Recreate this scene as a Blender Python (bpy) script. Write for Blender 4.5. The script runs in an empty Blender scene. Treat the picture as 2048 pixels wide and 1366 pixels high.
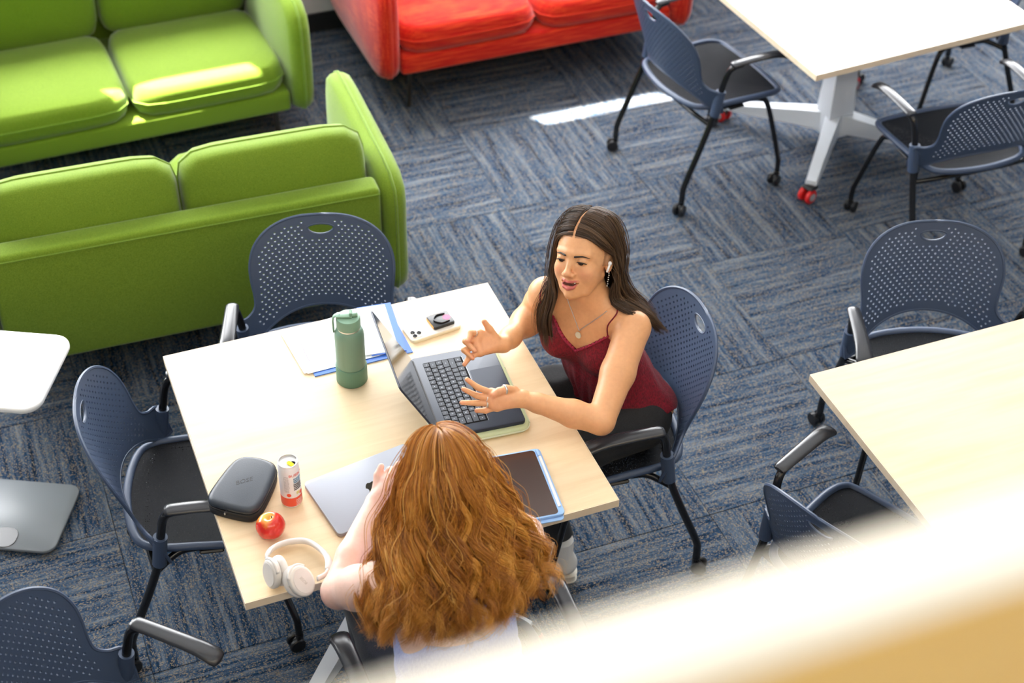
import bpy, bmesh, math, random
import numpy as np
from mathutils import Vector, Matrix
from mathutils.geometry import delaunay_2d_cdt
random.seed(7); RNG = np.random.default_rng(11)
scene = bpy.context.scene
COL = scene.collection
# ------------------------------------------------------------------ camera
cam_data = bpy.data.cameras.new('camera'); cam = bpy.data.objects.new('camera', cam_data); COL.objects.link(cam)
cam_data.sensor_width = 36.0; cam_data.lens = 3089.5 / 2048 * 36.0
cam_data.clip_start = 0.02; cam_data.clip_end = 100
cam.matrix_world = Matrix(((0.93152898, 0.22356277, -0.28683348, -0.85),
                           (-0.36330216, 0.60740425, -0.70645001, -3.067),
                           (0.01628795, 0.76228588, 0.6470355, 3.735), (0, 0, 0, 1)))
cam_data.dof.use_dof = True; cam_data.dof.focus_distance = 4.25; cam_data.dof.aperture_fstop = 2.5
scene.camera = cam
# ------------------------------------------------------------------ light
world = bpy.data.worlds.new('world'); scene.world = world; world.use_nodes = True
bg = world.node_tree.nodes['Background']; bg.inputs[0].default_value = (0.74, 0.86, 1.0, 1); bg.inputs[1].default_value = 0.26
sun_d = bpy.data.lights.new('sun', 'SUN'); sun = bpy.data.objects.new('sun', sun_d); COL.objects.link(sun)
SUN_DIR = Vector((0.52, -0.85, -2.75)).normalized()
sun.rotation_euler = SUN_DIR.to_track_quat('-Z', 'Y').to_euler(); sun_d.energy = 95; sun_d.angle = 0.009; sun_d.color = (1.0, 0.95, 0.84)
sun.location = (-2, 6, 9)
WINDOW_GLOW = 20.0; FILL_GLOW = 4.0
scene.view_settings.view_transform = 'Standard'; scene.view_settings.look = 'None'
scene.view_settings.gamma = 1.0; scene.view_settings.use_curve_mapping = False
scene.view_settings.exposure = -0.05

# ------------------------------------------------------------------ helpers
def V(*a): return np.array(a, float)
def tag(o, label=None, cat=None, group=None, kind=None):
    if label: o['label'] = label
    if cat: o['category'] = cat
    if group: o['group'] = group
    if kind: o['kind'] = kind
    return o
def empty(name, loc=(0, 0, 0), rz=0.0):
    o = bpy.data.objects.new(name, None); COL.objects.link(o); o.empty_display_size = 0.05
    o.location = loc; o.rotation_euler = (0, 0, rz); return o
def mesh_data(name, v, f, smooth=True):
    me = bpy.data.meshes.new(name)
    me.from_pydata([tuple(map(float, p)) for p in v], [], [tuple(map(int, q)) for q in f])
    if smooth is True: me.polygons.foreach_set('use_smooth', [True] * len(me.polygons))
    me.update(); return me
def fast_mesh(name, v, tri):
    me = bpy.data.meshes.new(name); v = np.asarray(v, np.float32); tri = np.asarray(tri, np.int32)
    k = tri.shape[1]; n = len(tri)
    me.vertices.add(len(v)); me.vertices.foreach_set('co', v.ravel())
    me.loops.add(n * k); me.loops.foreach_set('vertex_index', tri.ravel())
    me.polygons.add(n); me.polygons.foreach_set('loop_start', np.arange(0, n * k, k, dtype=np.int32))
    me.polygons.foreach_set('loop_total', np.full(n, k, np.int32))
    me.polygons.foreach_set('use_smooth', np.ones(n, bool))
    me.update(calc_edges=True); me.validate(); return me
def link(name, me, mat, parent=None, loc=(0, 0, 0), rot=(0, 0, 0)):
    o = bpy.data.objects.new(name, me); COL.objects.link(o)
    if mat is not None and len(me.materials) == 0: me.materials.append(mat)
    o.location = loc; o.rotation_euler = rot
    if parent is not None: o.parent = parent
    return o
class MB:
    def __init__(s): s.v = []; s.f = []; s.m = []
    def add(s, vf, M=None, mi=0):
        v, f = vf; n = len(s.v)
        if M is not None: v = [M @ Vector(p) for p in v]
        s.v += [tuple(p) for p in v]; s.f += [tuple(i + n for i in q) for q in f]; s.m += [mi] * len(f)
        return s
    def data(s, name, smooth=True, sharp=None):
        me = mesh_data(name, s.v, s.f, smooth)
        if any(s.m): me.polygons.foreach_set('material_index', s.m)
        if sharp: me.set_sharp_from_angle(angle=math.radians(sharp))
        return me
    def build(s, name, mat, parent=None, smooth=True, sharp=35, loc=(0, 0, 0), rot=(0, 0, 0)):
        mats = mat if isinstance(mat, (list, tuple)) else [mat]
        me = s.data(name, smooth, sharp)
        for m in mats: me.materials.append(m)
        return link(name, me, None, parent, loc, rot)
def T(x=0, y=0, z=0, rx=0, ry=0, rz=0):
    return Matrix.Translation((x, y, z)) @ Matrix.Rotation(rz, 4, 'Z') @ Matrix.Rotation(ry, 4, 'Y') @ Matrix.Rotation(rx, 4, 'X')
def box(x0, x1, y0, y1, z0, z1, bev=0.0, seg=2):
    bm = bmesh.new(); bmesh.ops.create_cube(bm, size=1)
    for v in bm.verts: v.co = Vector(((x0 + x1) / 2 + v.co.x * (x1 - x0), (y0 + y1) / 2 + v.co.y * (y1 - y0), (z0 + z1) / 2 + v.co.z * (z1 - z0)))
    if bev > 0: bmesh.ops.bevel(bm, geom=bm.edges[:], offset=bev, segments=seg, affect='EDGES', profile=0.5)
    bm.verts.index_update(); r = ([tuple(v.co) for v in bm.verts], [[v.index for v in f.verts] for f in bm.faces]); bm.free(); return r
def rrect(w, h, r, seg=6, cx=0, cy=0):
    pts = []
    for (sx, sy, a0) in ((1, 1, 0), (-1, 1, 90), (-1, -1, 180), (1, -1, 270)):
        for i in range(seg + 1):
            a = math.radians(a0 + 90 * i / seg)
            pts.append((cx + sx * (w / 2 - r) + r * math.cos(a), cy + sy * (h / 2 - r) + r * math.sin(a)))
    return pts
def prism(pts, z0, z1, bev=0.0, bseg=2):
    # outline (ccw) extruded along z with rounded rims
    n = len(pts); P = np.array(pts, float); c = P.mean(0)
    d = np.roll(P, -1, 0) - np.roll(P, 1, 0); nrm = np.stack([d[:, 1], -d[:, 0]], 1); nrm /= np.linalg.norm(nrm, axis=1)[:, None] + 1e-12
    rings = []
    if bev > 0:
        for i in range(bseg + 1):
            a = math.pi / 2 * i / bseg; rings.append((bev * (1 - math.sin(a)), z0 + bev * (1 - math.cos(a))))
        for i in range(bseg + 1):
            a = math.pi / 2 * i / bseg; rings.append((bev * (1 - math.cos(a)), z1 - bev * (1 - math.sin(a))))
    else: rings = [(0, z0), (0, z1)]
    v = []; f = []
    for ins, z in rings:
        for p, q in zip(P, nrm): v.append((p[0] - q[0] * ins, p[1] - q[1] * ins, z))
    for k in range(len(rings) - 1):
        for i in range(n): j = (i + 1) % n; f.append((k * n + i, k * n + j, (k + 1) * n + j, (k + 1) * n + i))
    f.append(tuple(range(n - 1, -1, -1))); f.append(tuple((len(rings) - 1) * n + i for i in range(n)))
    return v, f
def smooth_path(pts, n=8, closed=False):
    P = np.array(pts, float); m = len(P); out = []
    rng = range(m if closed else m - 1)
    for i in rng:
        p0 = P[(i - 1) % m] if (closed or i > 0) else 2 * P[0] - P[1]; p1 = P[i]; p2 = P[(i + 1) % m]
        p3 = P[(i + 2) % m] if (closed or i < m - 2) else 2 * P[-1] - P[-2]
        for k in range(n):
            t = k / n
            out.append(0.5 * (2 * p1 + (p2 - p0) * t + (2 * p0 - 5 * p1 + 4 * p2 - p3) * t * t + (3 * p1 - p0 - 3 * p2 + p3) * t ** 3))
    if not closed: out.append(P[-1])
    return np.array(out)
def tube(path, r, sides=10, closed=False, cap=True, flat=None, up=(0, 0, 1)):
    P = np.array(path, float); n = len(P); R = np.broadcast_to(np.asarray(r, float), (n,))
    if closed: tg = np.roll(P, -1, 0) - np.roll(P, 1, 0)
    else: tg = np.gradient(P, axis=0)
    tg /= np.linalg.norm(tg, axis=1)[:, None] + 1e-12
    u = np.array(up, float); u = u - tg[0] * u.dot(tg[0])
    if np.linalg.norm(u) < 1e-3: u = np.array([1.0, 0, 0]) - tg[0] * tg[0][0]
    u /= np.linalg.norm(u); v = []; f = []
    for i in range(n):
        u = u - tg[i] * u.dot(tg[i]); u /= np.linalg.norm(u); w = np.cross(tg[i], u)
        for k in range(sides):
            a = 2 * math.pi * k / sides
            v.append(P[i] + R[i] * ((flat or 1.0) * math.cos(a) * u + math.sin(a) * w))
    for i in range(n if closed else n - 1):
        j = (i + 1) % n
        for k in range(sides): l = (k + 1) % sides; f.append((i * sides + k, i * sides + l, j * sides + l, j * sides + k))
    if cap and not closed: f.append(tuple(range(sides - 1, -1, -1))); f.append(tuple((n - 1) * sides + k for k in range(sides)))
    return v, f
def lathe(prof, seg=32, cap=True):
    v = []; f = []; n = len(prof)
    for r, z in prof:
        for k in range(seg): a = 2 * math.pi * k / seg; v.append((r * math.cos(a), r * math.sin(a), z))
    for i in range(n - 1):
        for k in range(seg): l = (k + 1) % seg; f.append((i * seg + k, i * seg + l, (i + 1) * seg + l, (i + 1) * seg + k))
    if cap: f.append(tuple(range(seg - 1, -1, -1))); f.append(tuple((n - 1) * seg + k for k in range(seg)))
    return v, f
def sphere(c, r, seg=16, ring=10):
    r = (r, r, r) if not hasattr(r, '__len__') else r
    prof = [(max(1e-4, math.sin(math.pi * i / ring)), -math.cos(math.pi * i / ring)) for i in range(ring + 1)]
    v, f = lathe(prof, seg, cap=False)
    return [(c[0] + p[0] * r[0], c[1] + p[1] * r[1], c[2] + p[2] * r[2]) for p in v], f
def copy_tree(o, parent=None):
    c = o.copy(); COL.objects.link(c); c.parent = parent
    for ch in o.children: copy_tree(ch, c)
    return c

# ------------------------------------------------------------------ materials
def nodes(name):
    m = bpy.data.materials.new(name); m.use_nodes = True; nt = m.node_tree
    return m, nt, nt.nodes['Principled BSDF']
def N(nt, t, **kw):
    n = nt.nodes.new(t)
    for k, v in kw.items():
        if k.startswith('i_'):
            key = k[2:]; key = int(key) if key.isdigit() else key
            n.inputs[key].default_value = v
        else: setattr(n, k, v)
    return n
def L(nt, a, b): nt.links.new(a, b)
def ramp(nt, fac, stops, interp='LINEAR'):
    r = nt.nodes.new('ShaderNodeValToRGB'); r.color_ramp.interpolation = interp
    e = r.color_ramp.elements
    while len(e) < len(stops): e.new(0.5)
    for el, (p, c) in zip(e, stops): el.position = p; el.color = (*c, 1) if len(c) == 3 else c
    L(nt, fac, r.inputs[0]); return r.outputs[0]
def plain(name, col, rough=0.5, metal=0.0, spec=0.5, bump=None, sheen=0.0, coat=0.0, var=None, subsurf=0.0):
    m, nt, b = nodes(name)
    b.inputs['Base Color'].default_value = (*col, 1); b.inputs['Roughness'].default_value = rough
    b.inputs['Metallic'].default_value = metal; b.inputs['Specular IOR Level'].default_value = spec
    b.inputs['Sheen Weight'].default_value = sheen; b.inputs['Coat Weight'].default_value = coat
    tc = N(nt, 'ShaderNodeTexCoord')
    if var:
        nz = N(nt, 'ShaderNodeTexNoise', i_Scale=var[0], i_Detail=4.0); L(nt, tc.outputs['Object'], nz.inputs['Vector'])
        c0 = [max(0, c * (1 - var[1])) for c in col]; c1 = [min(1, c * (1 + var[1])) for c in col]
        L(nt, ramp(nt, nz.outputs['Fac'], [(0.3, c0), (0.7, c1)]), b.inputs['Base Color'])
    if bump:
        nb = N(nt, 'ShaderNodeTexNoise', i_Scale=bump[0], i_Detail=3.0); L(nt, tc.outputs['Object'], nb.inputs['Vector'])
        bp = N(nt, 'ShaderNodeBump', i_Strength=bump[1], i_Distance=0.002); L(nt, nb.outputs['Fac'], bp.inputs['Height']); L(nt, bp.outputs[0], b.inputs['Normal'])
    if subsurf:
        b.inputs['Subsurface Weight'].default_value = subsurf; b.inputs['Subsurface Radius'].default_value = (0.02, 0.008, 0.004); b.inputs['Subsurface Scale'].default_value = 0.5
    return m
def glow(name, col, s):
    m = bpy.data.materials.new(name); m.use_nodes = True; nt = m.node_tree; nt.nodes.clear()
    e = N(nt, 'ShaderNodeEmission', i_Strength=s); e.inputs[0].default_value = (*col, 1)
    o = N(nt, 'ShaderNodeOutputMaterial'); L(nt, e.outputs[0], o.inputs[0]); return m
def carpet_mat():
    m, nt, b = nodes('carpet'); tc = N(nt, 'ShaderNodeTexCoord'); oi = N(nt, 'ShaderNodeObjectInfo')
    add = N(nt, 'ShaderNodeVectorMath', operation='ADD'); sc = N(nt, 'ShaderNodeVectorMath', operation='SCALE'); sc.inputs[3].default_value = 17.0
    cmb = N(nt, 'ShaderNodeCombineXYZ'); L(nt, oi.outputs['Random'], cmb.inputs[0]); L(nt, oi.outputs['Random'], cmb.inputs[1]); L(nt, cmb.outputs[0], sc.inputs[0])
    L(nt, tc.outputs['Object'], add.inputs[0]); L(nt, sc.outputs[0], add.inputs[1])
    def streak(sx, sy, det):
        mp = N(nt, 'ShaderNodeMapping'); mp.inputs['Scale'].default_value = (sx, sy, 1); L(nt, add.outputs[0], mp.inputs[0])
        n = N(nt, 'ShaderNodeTexNoise', i_Scale=1.0, i_Detail=det, i_Roughness=0.6); L(nt, mp.outputs[0], n.inputs['Vector']); return n.outputs['Fac']
    s1 = streak(2.2, 34.0, 2.0); s2 = streak(7.0, 105.0, 2.0)
    mx = N(nt, 'ShaderNodeMix'); mx.inputs[0].default_value = 0.40; L(nt, s1, mx.inputs[2]); L(nt, s2, mx.inputs[3])
    base = ramp(nt, mx.outputs[0], [(0.36, (0.008, 0.018, 0.036)), (0.45, (0.018, 0.048, 0.100)), (0.53, (0.066, 0.100, 0.148)), (0.66, (0.160, 0.186, 0.22))])
    vo = N(nt, 'ShaderNodeTexVoronoi', i_Scale=380.0); mp = N(nt, 'ShaderNodeMapping'); mp.inputs['Scale'].default_value = (0.62, 1, 1)
    L(nt, add.outputs[0], mp.inputs[0]); L(nt, mp.outputs[0], vo.inputs['Vector'])
    sep = N(nt, 'ShaderNodeSeparateColor'); L(nt, vo.outputs['Color'], sep.inputs[0])
    fl = ramp(nt, sep.outputs[0], [(0.0, (0, 0, 0)), (0.72, (0, 0, 0)), (0.80, (0.8, 0.8, 0.8))])
    tan = N(nt, 'ShaderNodeMix', data_type='RGBA'); L(nt, fl, tan.inputs[0]); L(nt, base, tan.inputs[6]); tan.inputs[7].default_value = (0.27, 0.215, 0.15, 1)
    fl2 = ramp(nt, sep.outputs[1], [(0.0, (0.8, 0.8, 0.8)), (0.35, (0, 0, 0))])
    dk = N(nt, 'ShaderNodeMix', data_type='RGBA', blend_type='MULTIPLY'); L(nt, fl2, dk.inputs[0]); L(nt, tan.outputs[2], dk.inputs[6]); dk.inputs[7].default_value = (0.35, 0.37, 0.42, 1)
    L(nt, dk.outputs[2], b.inputs['Base Color']); b.inputs['Roughness'].default_value = 0.95; b.inputs['Specular IOR Level'].default_value = 0.05
    
    bp = N(nt, 'ShaderNodeBump', i_Strength=0.6, i_Distance=0.003); L(nt, vo.outputs['Distance'], bp.inputs['Height']); bp.invert = True; L(nt, bp.outputs[0], b.inputs['Normal'])
    return m
def maple_mat(name, c0, c1, rough=0.32):
    m, nt, b = nodes(name); tc = N(nt, 'ShaderNodeTexCoord')
    mp = N(nt, 'ShaderNodeMapping'); mp.inputs['Scale'].default_value = (2.2, 26, 8); L(nt, tc.outputs['Object'], mp.inputs[0])
    n = N(nt, 'ShaderNodeTexNoise', i_Scale=1.0, i_Detail=6.0, i_Roughness=0.62, i_Distortion=0.5); L(nt, mp.outputs[0], n.inputs['Vector'])
    L(nt, ramp(nt, n.outputs['Fac'], [(0.32, c0), (0.62, c1)]), b.inputs['Base Color'])
    b.inputs['Roughness'].default_value = rough; b.inputs['Specular IOR Level'].default_value = 0.5; return m
def fabric_mat(name, c0, c1, streak=None, rough=0.9):
    m, nt, b = nodes(name); tc = N(nt, 'ShaderNodeTexCoord')
    n = N(nt, 'ShaderNodeTexNoise', i_Scale=420.0, i_Detail=2.0); L(nt, tc.outputs['Object'], n.inputs['Vector'])
    col = ramp(nt, n.outputs['Fac'], [(0.3, c0), (0.7, c1)])
    if streak:
        mp = N(nt, 'ShaderNodeMapping'); mp.inputs['Scale'].default_value = (9, 9, 190); L(nt, tc.outputs['Object'], mp.inputs[0])
        s = N(nt, 'ShaderNodeTexNoise', i_Scale=1.0, i_Detail=3.0); L(nt, mp.outputs[0], s.inputs['Vector'])
        mp2 = N(nt, 'ShaderNodeMapping'); mp2.inputs['Scale'].default_value = (7, 150, 150); L(nt, tc.outputs['Object'], mp2.inputs[0])
        s2 = N(nt, 'ShaderNodeTexNoise', i_Scale=1.0, i_Detail=3.0); L(nt, mp2.outputs[0], s2.inputs['Vector'])
        a = N(nt, 'ShaderNodeMath', operation='ADD'); L(nt, s.outputs['Fac'], a.inputs[0]); L(nt, s2.outputs['Fac'], a.inputs[1])
        d = N(nt, 'ShaderNodeMath', operation='MULTIPLY'); d.inputs[1].default_value = 0.5; L(nt, a.outputs[0], d.inputs[0])
        mx = N(nt, 'ShaderNodeMix', data_type='RGBA'); L(nt, ramp(nt, d.outputs[0], [(0.46, (0, 0, 0)), (0.62, (1, 1, 1))]), mx.inputs[0]); L(nt, col, mx.inputs[6]); mx.inputs[7].default_value = (*streak, 1)
        col = mx.outputs[2]
    L(nt, col, b.inputs['Base Color']); b.inputs['Roughness'].default_value = rough; b.inputs['Sheen Weight'].default_value = 0.35
    b.inputs['Sheen Roughness'].default_value = 0.4; b.inputs['Specular IOR Level'].default_value = 0.2
    bp = N(nt, 'ShaderNodeBump', i_Strength=0.35, i_Distance=0.002); L(nt, n.outputs['Fac'], bp.inputs['Height']); L(nt, bp.outputs[0], b.inputs['Normal']); return m
def seat_mesh_mat():
    m, nt, b = nodes('seat_webbing'); tc = N(nt, 'ShaderNodeTexCoord')
    vo = N(nt, 'ShaderNodeTexVoronoi', i_Scale=190.0, i_Randomness=0.25); mp = N(nt, 'ShaderNodeMapping'); mp.inputs['Scale'].default_value = (0.7, 1, 0.01)
    L(nt, tc.outputs['Object'], mp.inputs[0]); L(nt, mp.outputs[0], vo.inputs['Vector'])
    b.inputs['Base Color'].default_value = (0.007, 0.008, 0.011, 1); b.inputs['Roughness'].default_value = 0.7; b.inputs['Specular IOR Level'].default_value = 0.2
    L(nt, ramp(nt, vo.outputs['Distance'], [(0.20, (0.72, 0.72, 0.72)), (0.34, (1, 1, 1))]), b.inputs['Alpha']); return m
M = {}
M['carpet'] = carpet_mat()
M['maple'] = maple_mat('maple_laminate', (0.73, 0.55, 0.335), (0.81, 0.64, 0.42), 0.28)
M['maple_edge'] = maple_mat('maple_edge_band', (0.76, 0.61, 0.43), (0.84, 0.70, 0.52), 0.4)
M['rail_wood'] = maple_mat('rail_wood', (0.60, 0.36, 0.085), (0.68, 0.44, 0.12), 0.45)
M['rail_cap'] = maple_mat('rail_cap', (0.84, 0.77, 0.64), (0.90, 0.84, 0.72), 0.4)
M['white_lam'] = plain('white_laminate', (0.86, 0.86, 0.85), 0.3, var=(3, 0.02))
M['green'] = fabric_mat('green_wool', (0.112, 0.190, 0.010), (0.200, 0.305, 0.026))
M['green_pipe'] = fabric_mat('green_piping', (0.13, 0.23, 0.018), (0.22, 0.34, 0.045))
M['red'] = fabric_mat('red_wool', (0.46, 0.006, 0.004), (0.62, 0.014, 0.007), streak=(0.76, 0.060, 0.014))
M['red_pipe'] = fabric_mat('red_piping', (0.62, 0.02, 0.008), (0.8, 0.06, 0.02))
M['plastic'] = plain('navy_plastic', (0.046, 0.070, 0.128), 0.42, bump=(900, 0.08))
M['black_tube'] = plain('black_tube', (0.008, 0.008, 0.009), 0.22)
M['black_plastic'] = plain('black_plastic', (0.012, 0.012, 0.014), 0.35)
M['arm_pad'] = plain('arm_pad_plastic', (0.026, 0.027, 0.032), 0.24, bump=(700, 0.05))
M['webbing'] = seat_mesh_mat()
M['white_metal'] = plain('white_metal', (0.74, 0.78, 0.84), 0.35)
M['steel_grey'] = plain('grey_powder_coat', (0.22, 0.24, 0.26), 0.4, bump=(500, 0.05))
M['chrome'] = plain('chrome', (0.75, 0.76, 0.78), 0.12, metal=1.0)
M['red_rubber'] = plain('red_rubber', (0.72, 0.02, 0.02), 0.4)
M['grey_plastic'] = plain('grey_plastic', (0.4, 0.41, 0.43), 0.4)
M['wall'] = plain('wall_paint', (0.66, 0.66, 0.67), 0.8, bump=(120, 0.1))
M['base'] = plain('black_vinyl', (0.012, 0.012, 0.013), 0.5)
M['ceil'] = plain('ceiling_tile', (0.80, 0.80, 0.79), 0.9, bump=(60, 0.1))
M['bronze'] = plain('dark_bronze_metal', (0.05, 0.042, 0.036), 0.4, metal=0.6)
M['glow_win'] = glow('daylight_pane', (0.97, 0.985, 1.0), WINDOW_GLOW)
M['glow_fill'] = glow('ceiling_fill_glow', (1.0, 0.97, 0.92), FILL_GLOW)

# ------------------------------------------------------------------ room shell
TILE = 0.6155; GX, GY = 1.714, 1.19
floor = MB().add(box(-4.3, 6.4, -2.8, 3.52, -0.14, -0.022)).build('floor', M['base']); tag(floor, kind='structure')
tile_me = MB().add(box(-TILE / 2 + .0007, TILE / 2 - .0007, -TILE / 2 + .0007, TILE / 2 - .0007, -0.0215, 0.0, 0.0012, 1)).data('carpet_tile', smooth=False)
tile_me.materials.append(M['carpet'])
for i in range(-10, 8):
    for j in range(-7, 4):
        x = GX + (i + .5) * TILE; y = GY + (j + .5) * TILE
        if x - TILE / 2 < -4.3 or x + TILE / 2 > 6.4 or y - TILE / 2 < -2.81 or y + TILE / 2 > 3.66: continue
        o = bpy.data.objects.new('carpet_tile', tile_me); COL.objects.link(o); o.parent = floor; o.location = (x, y, random.uniform(-.0004, .0004))
        o.rotation_euler = (0, 0, (math.pi / 2 if (i + j) % 2 == 0 else 0) + random.choice((0, math.pi)))
# back wall with two clerestory slots, window openings filled with lit panes
YW = 3.52
def sun_up(p, y):  # where a sun ray that lands at p crosses the plane y
    t = (p[1] - y) / SUN_DIR.y; return (p[0] - SUN_DIR.x * t, p[2] - SUN_DIR.z * t)
slots = []
for a, b_ in (((1.500, 2.300, 0), (2.085, 2.437, 0)), ((-0.31, 2.43, 0.44), (0.23, 2.60, 0.44))):
    xa, za = sun_up(a, YW); xb, zb = sun_up(b_, YW); slots.append((xa, xb, zb, za) if za > zb else (xa, xb, za, zb))
def wall_with_openings(openings, x0, x1, z0, z1, y0, y1):
    xs = sorted({x0, x1, *[o[0] for o in openings], *[o[1] for o in openings]}); zs = sorted({z0, z1, *[o[2] for o in openings], *[o[3] for o in openings]})
    mb = MB()
    for a, b_ in zip(xs[:-1], xs[1:]):
        for c, d in zip(zs[:-1], zs[1:]):
            mx, mz = (a + b_) / 2, (c + d) / 2
            if any(o[0] < mx < o[1] and o[2] < mz < o[3] for o in openings): continue
            mb.add(box(a, b_, y0, y1, c, d))
    return mb
wins = [(-4.2 + 1.75 * k, -4.2 + 1.75 * k + 1.6, 1.25, 3.2) for k in range(6)]
ZC = 4.75
wb = wall_with_openings(wins + slots, -4.3, 6.4, -0.14, ZC, YW, YW + 0.06).build('wall_back', M['wall'], smooth=False, sharp=None); tag(wb, kind='structure')
for k, w in enumerate(wins):
    p = MB().add(box(w[0], w[1], YW + .03, YW + .05, w[2], w[3])).build('window_%d' % (k + 1), M['glow_win'], smooth=False); tag(p, kind='structure')
    fr = MB()
    for bx in ((w[0], w[1], w[2], w[2] + .05), (w[0], w[1], w[3] - .05, w[3]), (w[0], w[0] + .05, w[2], w[3]), (w[1] - .05, w[1], w[2], w[3]), ((w[0] + w[1]) / 2 - .02, (w[0] + w[1]) / 2 + .02, w[2], w[3])):
        fr.add(box(bx[0], bx[1], YW - .01, YW + .03, bx[2], bx[3]))
    fr.build('window_frame', M['bronze'], p, smooth=False)
bb = MB().add(box(-4.3, 6.4, YW - .012, YW, 0, .10, .003, 1)).build('baseboard_back', M['base']); tag(bb, kind='structure')
ce = MB().add(box(-4.3, 6.4, -5.2, YW + .06, ZC, ZC + .1)).build('ceiling', M['ceil'], smooth=False); tag(ce, kind='structure')
pm = MB().add(box(-.6, .6, -.15, .15, -.012, 0)).data('panel', smooth=False); pm.materials.append(M['glow_fill'])  # unseen glowing ceiling panels, added for light from above
fm = MB()
for b4 in ((-.63, .63, -.18, -.15), (-.63, .63, .15, .18), (-.63, -.6, -.15, .15), (.6, .63, -.15, .15)): fm.add(box(*b4, -.02, 0))
fm = fm.data('fill_frame', smooth=False); fm.materials.append(M['grey_plastic'])
for i, x in enumerate((-2.9, -.9, 1.1, 3.1, 5.1)):
    for j, y in enumerate((-1.6, .2, 2.0)):
        r = link('fill_panel', pm, None, ce, (x, y, ZC)); link('fill_panel_frame', fm, None, r)
bm_ = MB().add(box(-.75, .75, -.40, .40, -.012, 0)).data('balcony_fill', smooth=False); bm_.materials.append(glow('balcony_fill_glow', (1.0, 0.96, 0.88), 9.0))  # unseen glowing panels, added over the balcony to brighten the rail
for x in (-2.4, -.4, 1.6, 3.6): link('fill_panel', bm_, None, ce, (x, -3.75, ZC))
# balcony parapet the photograph is taken over
pw = MB().add(box(-3.6, 4.6, -2.747, -2.717, 2.15, 3.235, .003, 1)).build('wall_balcony', M['rail_wood'], sharp=30); tag(pw, kind='structure')
pc = MB().add(box(-3.6, 4.6, -2.749, -2.715, 3.236, 3.262, .004, 2)).build('trim_1', M['rail_cap']); tag(pc, kind='structure')
ps = MB().add(box(-3.6, 4.6, -4.6, -2.70, 1.95, 2.15)).build('floor_balcony', M['ceil'], smooth=False); tag(ps, kind='structure')
# ------------------------------------------------------------------ sofas
def pillow_grid(sx, sy, sz, n=14, m=8, e=3.2, pinch=0.5, crown=0.0, seed=0):
    """soft cushion: flat size sx*sy, thickness sz (z); rims pinched to a seam at z=0"""
    rg = np.random.default_rng(seed); v = []; f = []
    ph = rg.uniform(0, 6.28, 6)
    nu, nv = 40, 9
    rows = []
    def outline(a, k):
        c, s = math.cos(a), math.sin(a)
        r = (abs(c) ** 7 + abs(s) ** 7) ** (-1 / 7)
        return k * c * r, k * s * r
    ks = [1.0, .985, .95, .90, .82, .70, .5, .25]
    for sgn in (1, -1):
        for k in (ks if sgn == 1 else ks[1:]):
            ring = []
            for i in range(nu):
                a = 2 * math.pi * (i + .5) / nu; x, y = outline(a, k)
                t = 1 - k ** e
                h = sz / 2 * (pinch * (1 if k < 1 else 0) * min(1, (1 - k) / .05) ** .5 + (1 - pinch) * t ** .6)
                w = 1 + .03 * math.sin(2 * x + ph[0]) * math.sin(3 * y + ph[1])
                ring.append((x * sx / 2, y * sy / 2, sgn * h * w + crown * (1 - x * x)))
            rows.append((sgn, k, ring))
    idx = {}
    for sgn, k, ring in rows:
        idx[(sgn, k)] = len(v); v += ring
    for sgn in (1, -1):
        chain = [idx[(1, 1.0)]] + [idx[(sgn, k)] for k in ks[1:]]
        for a, b_ in zip(chain[:-1], chain[1:]):
            for i in range(nu):
                j = (i + 1) % nu; q = (a + i, a + j, b_ + j, b_ + i); f.append(q if sgn == 1 else q[::-1])
        q = tuple(chain[-1] + i for i in range(nu)); f.append(q if sgn == 1 else q[::-1])
    seam = [rows[0][2][i] for i in range(nu)]
    return (v, f), seam
def cushion(name, size, mat, pipe, parent, loc, rot, e=3.2, pinch=.5, crown=0., seed=0, pr=.0045):
    vf, seam = pillow_grid(*size, e=e, pinch=pinch, crown=crown, seed=seed)
    o = MB().add(vf).build(name, mat, parent, sharp=None, loc=loc, rot=rot)
    MB().add(tube(seam, pr, 6, closed=True)).build('piping', pipe, o, sharp=None)
    return o
def make_sofa(mat, pipe, W=1.56, D=.86):
    # front +y, origin on the floor at the middle; base z .20-.31, seat .38, panel top .67
    r = empty('sofa'); h = W / 2; ia = h - .12
    MB().add(box(-ia, ia, -D / 2 + .06, D / 2 - .03, .20, .295, .018, 3)).build('base', mat, r)
    MB().add(box(-ia - .005, ia + .005, -D / 2, -D / 2 + .10, .20, .665, .02, 3)).build('back_panel', mat, r)
    MB().add(tube([(-ia, -D / 2 - .001, .645), (ia, -D / 2 - .001, .645)], .003, 6)).build('seam', pipe, r)
    for s in (-1, 1):
        cushion('arm', (D + .02, .52, .15), mat, pipe, r, (s * (h - .065), 0.0, .43), (math.pi / 2, 0, math.pi / 2), e=2.6, pinch=.35, seed=3, pr=.005)
        cushion('seat_cushion', (ia - .004, D - .20, .15), mat, pipe, r, (s * ia / 2, .085, .345), (math.radians(3), 0, 0), e=5, pinch=.62, crown=.0, seed=5 + s)
        cushion('back_cushion', (ia - .004, .46, .20), mat, pipe, r, (s * ia / 2, -D / 2 + .185, .58), (math.radians(78), 0, 0), e=3.4, pinch=.45, seed=9 + s)
        for y in (-D / 2 + .10, D / 2 - .10):
            MB().add(tube([(s * (ia - .06), y, .20), (s * (ia - .05), y, 0.0)], [.012, .009], 10)).build('leg', M['bronze'], r)
    return r
s1 = make_sofa(M['green'], M['green_pipe']); s1.location = (-.28, 2.92, 0); s1.rotation_euler = (0, 0, math.pi + math.radians(1.5))
tag(s1, 'green wool two seat sofa with its front towards the tables', 'sofa', 'green sofas')
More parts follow.
